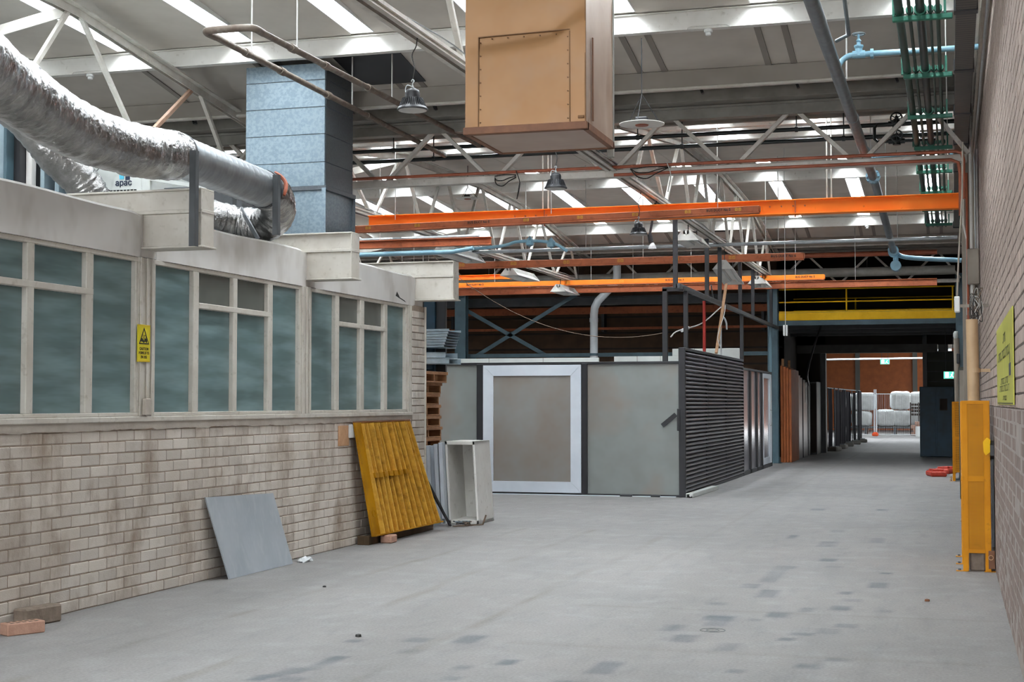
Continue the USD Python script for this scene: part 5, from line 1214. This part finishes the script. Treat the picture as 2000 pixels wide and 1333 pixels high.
def exit_sign(label, x0, x1, y, z0, z1, ztop):
    t = thing('exit_sign', label, 'exit sign', 'lit green exit signs')
    w, h = x1 - x0, z1 - z0
    obj('case', box(x0 - .01, x1 + .01, y, y + .05, z0 - .01, z1 + .01, .006), 'plastic_white', t)
    obj('lit_face', box(x0, x1, y - .004, y, z0, z1), 'exit_green', t)
    X = lambda u: x0 + u * w; Z = lambda v: z0 + v * h
    obj('white_door', box(X(.12), X(.45), y - .008, y - .004, Z(.12), Z(.92)), 'exit_white', t)
    obj('running_figure', [prism_xz([(X(.62), Z(.62)), (X(.80), Z(.70)), (X(.76), Z(.42)), (X(.93), Z(.15)), (X(.87), Z(.12)), (X(.70), Z(.36)), (X(.56), Z(.14)), (X(.50), Z(.18)), (X(.66), Z(.42))], y - .008, y - .004), cyl((X(.78), y - .008, Z(.84)), (X(.78), y - .004, Z(.84)), h * .1, 12)], 'exit_white', t)
    obj('hanger', [cyl((x0 + .05, y + .02, z1), (x0 + .05, y + .02, ztop), .008, 6), cyl((x1 - .05, y + .02, z1), (x1 - .05, y + .02, ztop), .008, 6)], 'near_black', t)
exit_sign('lit green exit sign above the blue locker at the right', -.205, .075, 40.0, 2.12, 2.30, 3.56)
exit_sign('small lit green exit sign hanging in the far bright room', -2.72, -2.38, 60.3, 3.02, 3.20, 4.5)

# ------------------------------------------------------------------ far bright room
def mesh_fence(name, label, p0, p1, h, mat, gap, z0=.06, posts=2, wires=True):
    t = thing(name, label, 'fence')
    p0, p1 = np.array([*p0, 0.0]), np.array([*p1, 0.0]); d = p1 - p0; L = np.linalg.norm(d)
    for k in range(posts): 
        q = p0 + d * k / (posts - 1); obj('post', cyl(q + [0, 0, .0], q + [0, 0, h], .02, 8), mat, t)
    for z in (z0, h - .04): obj('rail', cyl(p0 + [0, 0, z], p1 + [0, 0, z], .018, 8), mat, t)
    n = int(L / gap)
    obj('wires', cat(*[cyl(p0 + d * (k + .5) / n + [0, 0, z0], p0 + d * (k + .5) / n + [0, 0, h - .04], .004, 4) for k in range(n)]), mat, t, kind='stuff')
    return t
mesh_fence('mesh_fence', 'white temporary fence panel in the far room, left of the post pair', (-4.6, 68.0), (-3.36, 68.0), 1.92, 'fence_white', .075)
mesh_fence('mesh_fence', 'white temporary fence panel in the far room, right of the post pair', (-3.26, 68.02), (-1.1, 68.02), 1.92, 'fence_white', .075)
for x in (-3.345, -3.275):
    t = thing('fence_post', 'tall white fence post of the pair in the far room, %s one' % ('left' if x < -3.3 else 'right'), 'post', 'pair of white fence posts')
    obj('tube', cyl((x, 67.9, .02), (x, 67.9, 2.06), .024, 10), 'fence_white', t); obj('cap', cyl((x, 67.9, 2.06), (x, 67.9, 2.08), .028, 10), 'fence_white', t)
t = thing('barrier_base', 'bright orange fence foot under the pair of white posts', 'fence foot', loc=(-3.31, 67.7, 0))
obj('block', box(-.13, .13, -.1, .3, 0, .14, .03), 'orange_plastic', t); obj('raised_grip', box(-.09, .09, -.04, .1, .14, .17, .01), 'orange_plastic', t)
t = thing('draped_fence', 'dark fence draped with sheeting along the left of the opening', 'fence')
for k in range(7):
    y0 = 45.6 + k * 1.75; x = -3.62 + .07 * math.sin(k * 1.3) + .035 * k
    ys = np.linspace(y0, y0 + 1.7, 14); V = []
    for q, y in enumerate(ys):
        xx = x + .03 * math.sin(y * 7.3) + .02 * math.sin(y * 13.1)
        V += [(xx, y, .1), (xx + .02 * math.sin(y * 5), y, 1.0), (xx, y, 1.93 - .04 * (k % 3))]
    F = []
    for q in range(13):
        for r in range(2):
            a = q * 3 + r; F += [(a, a + 3, a + 4), (a, a + 4, a + 1)]
    obj('sheeting', (np.array(V), np.array(F)), 'mesh_dark', t, smooth=True)
    obj('post', cyl((x - .03, y0, 0.02), (x - .03, y0, 1.96), .02, 8), 'galv_dark', t)
obj('top_rail', cyl((-3.66, 45.6, 1.94), (-3.38, 57.8, 1.94), .02, 8), 'galv_dark', t)
for k in range(5):
    t = thing('concrete_foot', 'grey concrete foot of the draped fence, %s from the camera' % ['nearest', 'second', 'third', 'fourth', 'farthest'][k], 'fence foot', 'concrete feet of the draped fence', loc=(-3.5 + .05 * k, 46.5 + 2.6 * k, 0), rotz=-10 + 7 * k)
    obj('block', box(-.16, .16, -.3, .3, 0, .13, .03), 'concrete_beam', t); obj('pad', box(-.1, .1, -.2, .2, .13, .15, .008), 'galv_dark', t)
def bag(label, x, y, z, sx, sz, seed, mat='bag_white'):
    t = thing('bulk_bag', label, 'bulk bag', 'white bulk bags behind the far fence', loc=(x, y, z))
    m = trimesh.creation.icosphere(3); v = np.array(m.vertices); v = np.sign(v) * np.abs(v) ** .42
    v *= 1 / np.abs(v).max(); v = v * np.array([sx / 2, .42, sz / 2]) * (1 + .07 * (meshkit.noise(v * 3, seed) - .5))[:, None]
    v[:, 2] += sz / 2; v[:, 2] = np.maximum(v[:, 2], 0)
    obj('sack', (v, np.array(m.faces)), mat, t, smooth=60)
    obj('top_tie', lathe([(0, sz * 1.0), (sx * .2, sz * .985), (sx * .25, sz * .955), (0, sz * .94)], 14), mat, t, smooth=60)
bags = [(-4.05, 70.5, .38, .95, .72, 'white bulk bag on the left, lower row'), (-3.9, 70.6, 1.12, 1.0, .84, 'white bulk bag on the left, upper row'), (-4.75, 70.7, 1.12, .8, .78, 'white bulk bag at the left end, upper row'), (-2.95, 70.6, .38, .9, .8, 'white bulk bag behind the post pair'), (-2.25, 70.7, .38, .95, .76, 'white bulk bag right of the posts, lower row'), (-2.3, 70.8, 1.16, .95, .86, 'white bulk bag right of the posts, upper row'), (-1.45, 70.9, 1.16, .9, .84, 'white bulk bag at the right end, upper row'), (-1.45, 71.0, .38, .9, .76, 'white bulk bag at the right end, lower row')]
for k, (x, y, z, sx, sz, lab) in enumerate(bags): bag(lab + ' behind the far fence', x, y, z, sx, sz, 30 + k)
t = thing('bag_platform', 'low grey platform carrying the bulk bags behind the far fence', 'platform')
obj('deck', box(-5.3, -1.0, 70.0, 71.6, .30, .378, .01), 'dark_steel', t)
for x in (-5.2, -3.9, -2.6, -1.2): obj('leg', box(x, x + .1, 70.05, 71.5, 0, .30), 'galv_dark', t)
for k, (x, z, lab) in enumerate(((-1.35, 0, 'lowest'), (-1.28, .16, 'second'), (-1.4, .32, 'third'), (-1.25, .48, 'topmost'))):
    t = thing('brick_pack', f'pinkish brick pack in front of the bags at the right, {lab} of the pile', 'bricks', 'pink brick packs in the far room')
    for j in range(4): obj('brick', box(x - .45 + j * .23 + .02 * k, x - .24 + j * .23 + .02 * k, 69.0 + .03 * k, 69.4, z, z + .155, .01), 'brick_loose', t)
t = thing('dark_crate', 'dark slatted crate on top of the pile at the right of the far room', 'crate')
for z in (.9, 1.05, 1.2, 1.35): obj('slat', box(-1.85, -1.1, 69.5, 69.54, z, z + .1, .004), 'dark_wall', t)
for x in (-1.85, -1.5, -1.15): obj('upright', box(x, x + .06, 69.54, 69.6, 0.0, 1.5, .004), 'dark_wall', t)
t = thing('white_drum', 'white plastic drum beside the blue locker in the far room', 'drum', loc=(-1.40, 66.8, 0))
obj('drum', lathe([(0, 0), (.14, 0), (.15, .03), (.15, .40), (.13, .43), (0, .43)], 20), 'plastic_white', t, smooth=40); obj('lid', lathe([(0, .45), (.14, .45), (.14, .43)], 20), 'plastic_white', t)
for k, (y, z, x0, x1, lab) in enumerate(((62, 3.55, -6, 0, 'pale pipe under the far room ceiling, nearer one'), (66, 3.75, -6, 0, 'pale pipe under the far room ceiling, middle one'), (72, 3.55, -6, 0, 'pale pipe under the far room ceiling, farthest one'))):
    pipe('ceiling_pipe', lab, 'pipe', [(x0, y, z), (x1, y, z + .05)], .045, 'pvc', 10)

# ================================================================== THINGS ON THE FLOOR AND WALLS
def leaning(name, label, cat_, poly_bottom, poly_top, th, mat, parts=None):
    pass
# grey cement sheet leaning on the brick wall
t = thing('cement_sheet', 'grey cement sheet leaning against the painted brick wall', 'sheet')
b0, b1, t0, t1 = np.array([-5.90, 11.36, 0.0]), np.array([-5.90, 12.62, 0.0]), np.array([-6.035, 11.18, .70]), np.array([-6.035, 12.47, .66])
nv = np.cross(b1 - b0, t0 - b0); nv /= np.linalg.norm(nv); nv = nv if nv[0] > 0 else -nv
V = np.array([b0, b1, t1, t0, b0 + nv * .012, b1 + nv * .012, t1 + nv * .012, t0 + nv * .012]); V[:, 2] = np.maximum(V[:, 2], 0)
obj('sheet', (V, np.array([[0, 2, 1], [0, 3, 2], [4, 5, 6], [4, 6, 7], [0, 1, 5], [0, 5, 4], [1, 2, 6], [1, 6, 5], [2, 3, 7], [2, 7, 6], [3, 0, 4], [3, 4, 7]])), 'cement_sheet', t)
# yellow dock plate
t = thing('dock_plate', 'yellow ribbed steel dock plate leaning against the brick wall', 'steel plate')
def on_plate(u, v, n=0.0):
    """u along the wall 0..1, v up the slope 0..1, n off the face."""
    b = np.array([-5.87, 14.50, .10]) * (1 - u) + np.array([-5.80, 16.42, .105]) * u
    q = np.array([-6.00, 14.30, 1.285]) * (1 - u) + np.array([-5.98, 15.9, 1.29]) * u
    nn = np.array([1.0, -.0, .12]); nn /= np.linalg.norm(nn)
    return b * (1 - v) + q * v + nn * n
def plate_solid(u0, u1, v0, v1, n0, n1, us=1, vs=1, w0=None):
    P = []
    for n in (n0, n1):
        for u, v in ((u0, v0), (u1, v0), (u1, v1), (u0, v1)): P.append(on_plate(u, v, n))
    return np.array(P), np.array([[0, 2, 1], [0, 3, 2], [4, 5, 6], [4, 6, 7], [0, 1, 5], [0, 5, 4], [1, 2, 6], [1, 6, 5], [2, 3, 7], [2, 7, 6], [3, 0, 4], [3, 4, 7]])
obj('back_plate', plate_solid(0, 1, 0, 1, 0, .012), 'yellow_plate', t)
ribs = [.105, .165, .225, .295, .37, .45, .54, .63, .71, .79, .87, .94, 1.0]
FB = np.array([[0, 2, 1], [0, 3, 2], [4, 5, 6], [4, 6, 7], [0, 1, 5], [0, 5, 4], [1, 2, 6], [1, 6, 5], [2, 3, 7], [2, 7, 6], [3, 0, 4], [3, 4, 7]])
for k, (u, w) in enumerate(zip(ribs[:-1], ribs[1:])):
    ht = .075 if k in (2, 3, 5, 6, 9) else .045                      # how far the strip's left edge stands proud at the top
    P = np.array([on_plate(u, 0.0, .012), on_plate(w, 0.0, .012), on_plate(w - .012, .99, .012), on_plate(u, .99, .012), on_plate(u, 0.0, .05), on_plate(w, 0.0, .016), on_plate(w - .012, .99, .016), on_plate(u, .99, ht)])
    obj('strip', (P, FB), 'yellow_plate', t)
    P = np.array([on_plate(u - .006, 0.0, .012), on_plate(u + .006, 0.0, .012), on_plate(u + .006, .99, .012), on_plate(u - .006, .99, .012), on_plate(u - .006, 0.0, .07), on_plate(u + .006, 0.0, .07), on_plate(u + .006, .99, ht + .004), on_plate(u - .006, .99, ht + .004)])
    obj('rib', (P, FB), 'plate_lip', t)
for k, u in enumerate((.10, .165, .245, .32, .40, .485, .58)): obj('cross_bar', plate_solid(u, u + .055, .50 - .0 * k, .545, .012, .082), 'yellow_plate', t)
obj('bottom_edge', plate_solid(0, 1, -.012, .0, .0, .06), 'yellow_plate', t); obj('top_edge', plate_solid(0, 1, 1.0, 1.012, .0, .02), 'box_trim', t)
obj('edge_strip', plate_solid(0, .105, .0, 1, .012, .022), 'yellow_plate', t)
obj('lug', [plate_solid(.33, .365, .40, .47, .012, .06)], 'yellow_plate', t); obj('stain_ring', tube([on_plate(.055 + .022 * math.cos(a), .19 + .03 * math.sin(a), .024) for a in np.linspace(0, 6.28, 16)], .004, 5), 'yellow_plate', t)
t = thing('plate_stand', 'rust-brown base box under the yellow dock plate', 'base')
obj('front_board', box(-5.95, -5.89, 14.48, 16.5, 0, .095, .004), 'plate_base', t); obj('end_board', box(-6.02, -5.95, 14.48, 14.52, 0, .095, .004), 'plate_base', t)
t = thing('loose_brick', 'pink half brick on the floor in front of the yellow dock plate', 'brick')
obj('brick', box(-5.86, -5.73, 14.72, 14.90, 0, .085, .012), 'brick_loose', t)
t = thing('loose_brick', 'pink perforated brick on the floor at the lower left corner', 'brick', loc=(-5.80, 8.33, 0), rotz=62)
obj('brick', box(-.13, .13, -.055, .055, 0, .078, .006), 'brick_loose', t)
obj('core_holes', cat(*[box(-.1 + .042 * k, -.1 + .042 * k + .026, q - .014, q + .014, .076, .0785) for k in range(5) for q in (-.026, .026)]), 'plate_base', t)
t = thing('loose_block', 'dark weathered half block against the wall behind the pink brick', 'block', loc=(-5.955, 8.72, 0), rotz=80)
obj('block', box(-.17, .17, -.06, .06, 0, .12, .012), 'block_grey', t)
# switch board on the wall
t = thing('power_outlet', 'white power switch on a timber backing board beside the yellow plate', 'switch')
obj('backing_board', box(XL + .002, XL + .022, 14.02, 14.27, 1.05, 1.26, .003), 'wood_pale', t); obj('switch_plate', box(XL + .022, XL + .05, 14.24, 14.45, 1.13, 1.27, .008), 'plastic_white', t)
obj('rocker', box(XL + .05, XL + .062, 14.38, 14.42, 1.17, 1.2, .003), 'grey_steel', t)
# white frames leaning by the corner
def white_frames():
    y0 = 17.35
    t = thing('door_frame_box', 'white aluminium frame box standing open by the office corner', 'frame')
    def fr(x0, x1, ya, yb, z1, lean):
        out = []
        for (a, b, c, d) in ((x0, x0 + .03, 0, z1), (x1 - .03, x1, 0, z1), (x0, x1, 0, .045), (x0, x1, z1 - .045, z1)):
            v, f = box(a, b, ya, yb, c, d, .004); v = v.copy(); v[:, 0] -= lean * v[:, 2]; out.append((v, f))
        return out
    for nm, m in zip(('stile', 'stile', 'bottom_rail', 'top_rail'), fr(-5.99, -5.60, y0, y0 + .62, 1.02, .06)): obj(nm, m, 'white_steel', t)
    v, f = box(-5.97, -5.61, y0 + .6, y0 + .62, .04, .99); v = v.copy(); v[:, 0] -= .06 * v[:, 2]; obj('back_panel', (v, f), 'white_steel', t)
    obj('inner_bead', bar((-5.80, y0 + .58, .05), (-5.86, y0 + .58, .97), .008, .01), 'grey_steel', t)
    for k, (x, lab) in enumerate(((-6.04, 'first white aluminium channel from the right, leaning beside the frame box'), (-6.12, 'second white aluminium channel from the right, beside the frame box'), (-6.24, 'wide white aluminium panel leaning behind the channels'))):
        t = thing('white_channel', lab, 'channel', 'white aluminium channels by the office corner')
        def L(m): 
            v = m[0].copy(); v[:, 0] -= .05 * v[:, 2]; return v, m[1]
        hgt = 1.0 - .02 * k
        obj('face', L(box(x - .03 - (.05 if k == 2 else 0), x + .03, y0 - .05 + .05 * k, y0 - .04 + .05 * k, .06 if k < 2 else 0, hgt, .002)), 'white_alu', t)
        obj('leg', L(box(x + .022, x + .03, y0 - .05 + .05 * k, y0 + .12 + .05 * k, 0.0, hgt, .002)), 'white_alu', t)
        obj('leg', L(box(x - .03, x - .022, y0 - .05 + .05 * k, y0 + .12 + .05 * k, 0.0, hgt, .002)), 'white_alu', t)
    t = thing('black_trims', 'bundle of thin black trims leaning between yellow plate and white frames', 'trims')
    for k in range(4): obj('trim', bar((-5.83 - .015 * k, 16.95 + .03 * k, 0.006), (-6.08 - .01 * k, 16.72 + .03 * k, .62 - .02 * k), .012, .02), 'near_black', t)
    t = thing('scrap_heap', 'small heap of wire scraps on the floor by the white frames', 'scrap')
    for k in range(8):
        p = [(-5.86 + .25 * RNG.random(), 16.95 + .2 * RNG.random(), .012 + .05 * RNG.random()) for _ in range(4)]
        obj('wire', tube(curve(p, 14), .006, 5), ['cable_brown', 'galv', 'near_black'][k % 3], t)
    t = thing('metal_strip', 'thin brown rectangular strip lying flat by the white frames', 'strip')
    obj('strip', bar((-5.78, 16.9, .008), (-5.52, 17.25, .008), .03, .012), 'cable_brown', t); obj('end', bar((-5.52, 17.25, .008), (-5.49, 17.29, .12), .02, .012), 'cable_brown', t)
white_frames()
t = thing('plastic_scrap', 'crumpled clear plastic scrap on the floor right of the cement sheet', 'scrap')
m = trimesh.creation.icosphere(2); v = np.array(m.vertices) * np.array([.05, .13, .045]); v *= (1 + .9 * (meshkit.noise(v * 40, 5) - .5))[:, None]; v = v + np.array([-5.86, 12.83, .0]); v[:, 2] = np.maximum(v[:, 2], 0.0)
obj('film', (v, np.array(m.faces)), 'film_clear', t)
t = thing('ground_channel', 'short white metal channel lying on the floor at the enclosure corner', 'channel')
obj('channel', [bar((-3.98, 23.1, .06), (-3.93, 25.4, .06), .11, .012), bar((-4.03, 23.1, .035), (-3.98, 25.4, .035), .012, .06), bar((-3.93, 23.1, .035), (-3.88, 25.4, .035), .012, .06)], 'offwhite', t)
obj('end_bolt', [cyl((-3.95, 23.02, .04), (-3.95, 23.1, .04), .022, 8), cyl((-3.92, 25.4, .04), (-3.92, 25.46, .04), .022, 8)], 'plastic_white', t)
for k, (x, y, s, lab) in enumerate(((-3.66, 8.83, .02, 'small dark nut on the floor, lower left centre'), (-.2, 11.62, .02, 'small rusty scrap on the floor left of the right wall'), (-4.9, 11.1, .015, 'tiny dark scrap on the floor right of the cement sheet'), (-.02, 8.02, .0, 'black bent clip on the floor at the lower right corner'))):
    t = thing('floor_scrap', lab, 'scrap')
    if s:
        obj('scrap', lathe([(0, 0), (s, .002), (s * .9, s * .8), (0, s)], 7, (x, y, 0)), 'ink' if k != 1 else 'box_trim', t)
    else:
        obj('scrap', tube([(-.03 + x, y, .012), (x, y - .02, .012), (x + .02, y + .05, .03), (x + .035, y + .01, .012)], .009, 6), 'ink', t)
t = thing('drain_cover', 'small round drain cover set in the floor at the lower right', 'drain cover')
obj('ring', lathe([(.085, .0), (.085, .002), (.078, .002), (.078, 0)], 28, (-1.53, 9.75, 0)), 'dark_steel', t); obj('plate', lathe([(.045, .0), (.045, .002), (.04, .002), (.04, 0)], 24, (-1.53, 9.75, 0)), 'dark_steel', t)

# caution sign on the window post
t = thing('caution_sign', 'yellow forklift caution sign on the white window post', 'sign')
ya, yb, za, zb = 10.085, 10.27, 1.815, 2.105
xs = XL + .016
obj('plate', box(xs, xs + .006, ya, yb, za, zb, .002), 'sign_yellow', t)
xf_ = xs + .006; yc_ = (ya + yb) / 2
obj('border', [box(xf_, xf_ + .0015, ya + .004, yb - .004, z, z + .003) for z in (za + .006, zb - .009)], 'ink_yellow', t)
tri = [(yc_, zb - .022), (ya + .018, zb - .152), (yb - .018, zb - .152)]
from shapely.geometry import Polygon as _P
pg = _P(tri); ring = pg.difference(pg.buffer(-.0085))
mm = trimesh.creation.extrude_polygon(ring, .002, engine='earcut'); vv = np.array(mm.vertices)
obj('triangle', (np.stack([xf_ + vv[:, 2], vv[:, 0], vv[:, 1]], 1), np.array(mm.faces)), 'ink', t)
zt_ = zb - .142
def rect(y0, y1, z0, z1): return box(xf_, xf_ + .002, y0, y1, z0, z1)
obj('forklift_symbol', [rect(yc_ - .048, yc_ - .026, zt_ + .010, zt_ + .036), rect(yc_ - .028, yc_ - .004, zt_ + .008, zt_ + .028), rect(yc_ + .006, yc_ + .042, zt_ + .010, zt_ + .036), rect(yc_ - .016, yc_ - .010, zt_ + .03, zt_ + .064), rect(yc_ + .004, yc_ + .008, zt_ + .03, zt_ + .06), rect(yc_ + .004, yc_ + .032, zt_ + .058, zt_ + .062), rect(yc_ + .028, yc_ + .032, zt_ + .034, zt_ + .06), cyl((xf_, yc_ - .002, zt_ + .010), (xf_ + .002, yc_ - .002, zt_ + .010), .010, 12), cyl((xf_, yc_ + .034, zt_ + .010), (xf_ + .002, yc_ + .034, zt_ + .010), .009, 12)], 'ink', t)
for s_, z in (('CAUTION', za + .092), ('FORKLIFTS', za + .060), ('IN USE', za + .028)):
    h = .020; wd = text_w(s_, h); sq = min(1.0, .165 / wd)
    obj('lettering', text(s_, h, (xf_, yc_ - wd * sq / 2, z), (0, 1, 0), (0, 0, 1), depth=.0015, squeeze=sq), 'ink', t)
# faded yellow sign on the right wall
t = thing('wall_sign', 'long faded yellow notice on the right brick wall', 'sign')
ya, yb, za, zb = 9.0, 12.15, 1.485, 2.06
xs = XR - .012
obj('plate', box(xs, xs + .008, ya, yb, za, zb, .002), 'sign_faded', t)
def rows(z0, z1, y0, y1, n):
    out = []
    for k in range(n):
        a = y0 + (y1 - y0) * k / n; b = a + (y1 - y0) / n * .7
        kind = (k * 7 + n) % 4
        out.append(box(xs - .0015, xs, a, a + (b - a) * .3, z0, z1))
        if kind != 1: out.append(box(xs - .0015, xs, a, b, z1 - (z1 - z0) * .2, z1))
        if kind != 2: out.append(box(xs - .0015, xs, a, b, z0, z0 + (z1 - z0) * .2))
        if kind == 3: out.append(box(xs - .0015, xs, b - (b - a) * .3, b, z0, z1))
    return cat(*out)
for q in ((1.905, 1.965, 10.2, 10.75, 3), (1.80, 1.86, 9.45, 11.8, 13), (1.625, 1.668, 9.85, 11.3, 7), (1.575, 1.618, 9.6, 11.6, 10), (1.515, 1.545, 10.1, 10.9, 4)): obj('faded_print', rows(*q), 'ink_faded', t)
obj('symbol', [box(xs - .002, xs, 9.32, 9.58, 1.665, 1.74), box(xs - .002, xs, 9.43, 9.46, 1.74, 1.80)], 'logo_navy', t)
obj('base_line', box(xs - .0015, xs, ya + .1, yb - .1, 1.492, 1.498), 'ink', t)
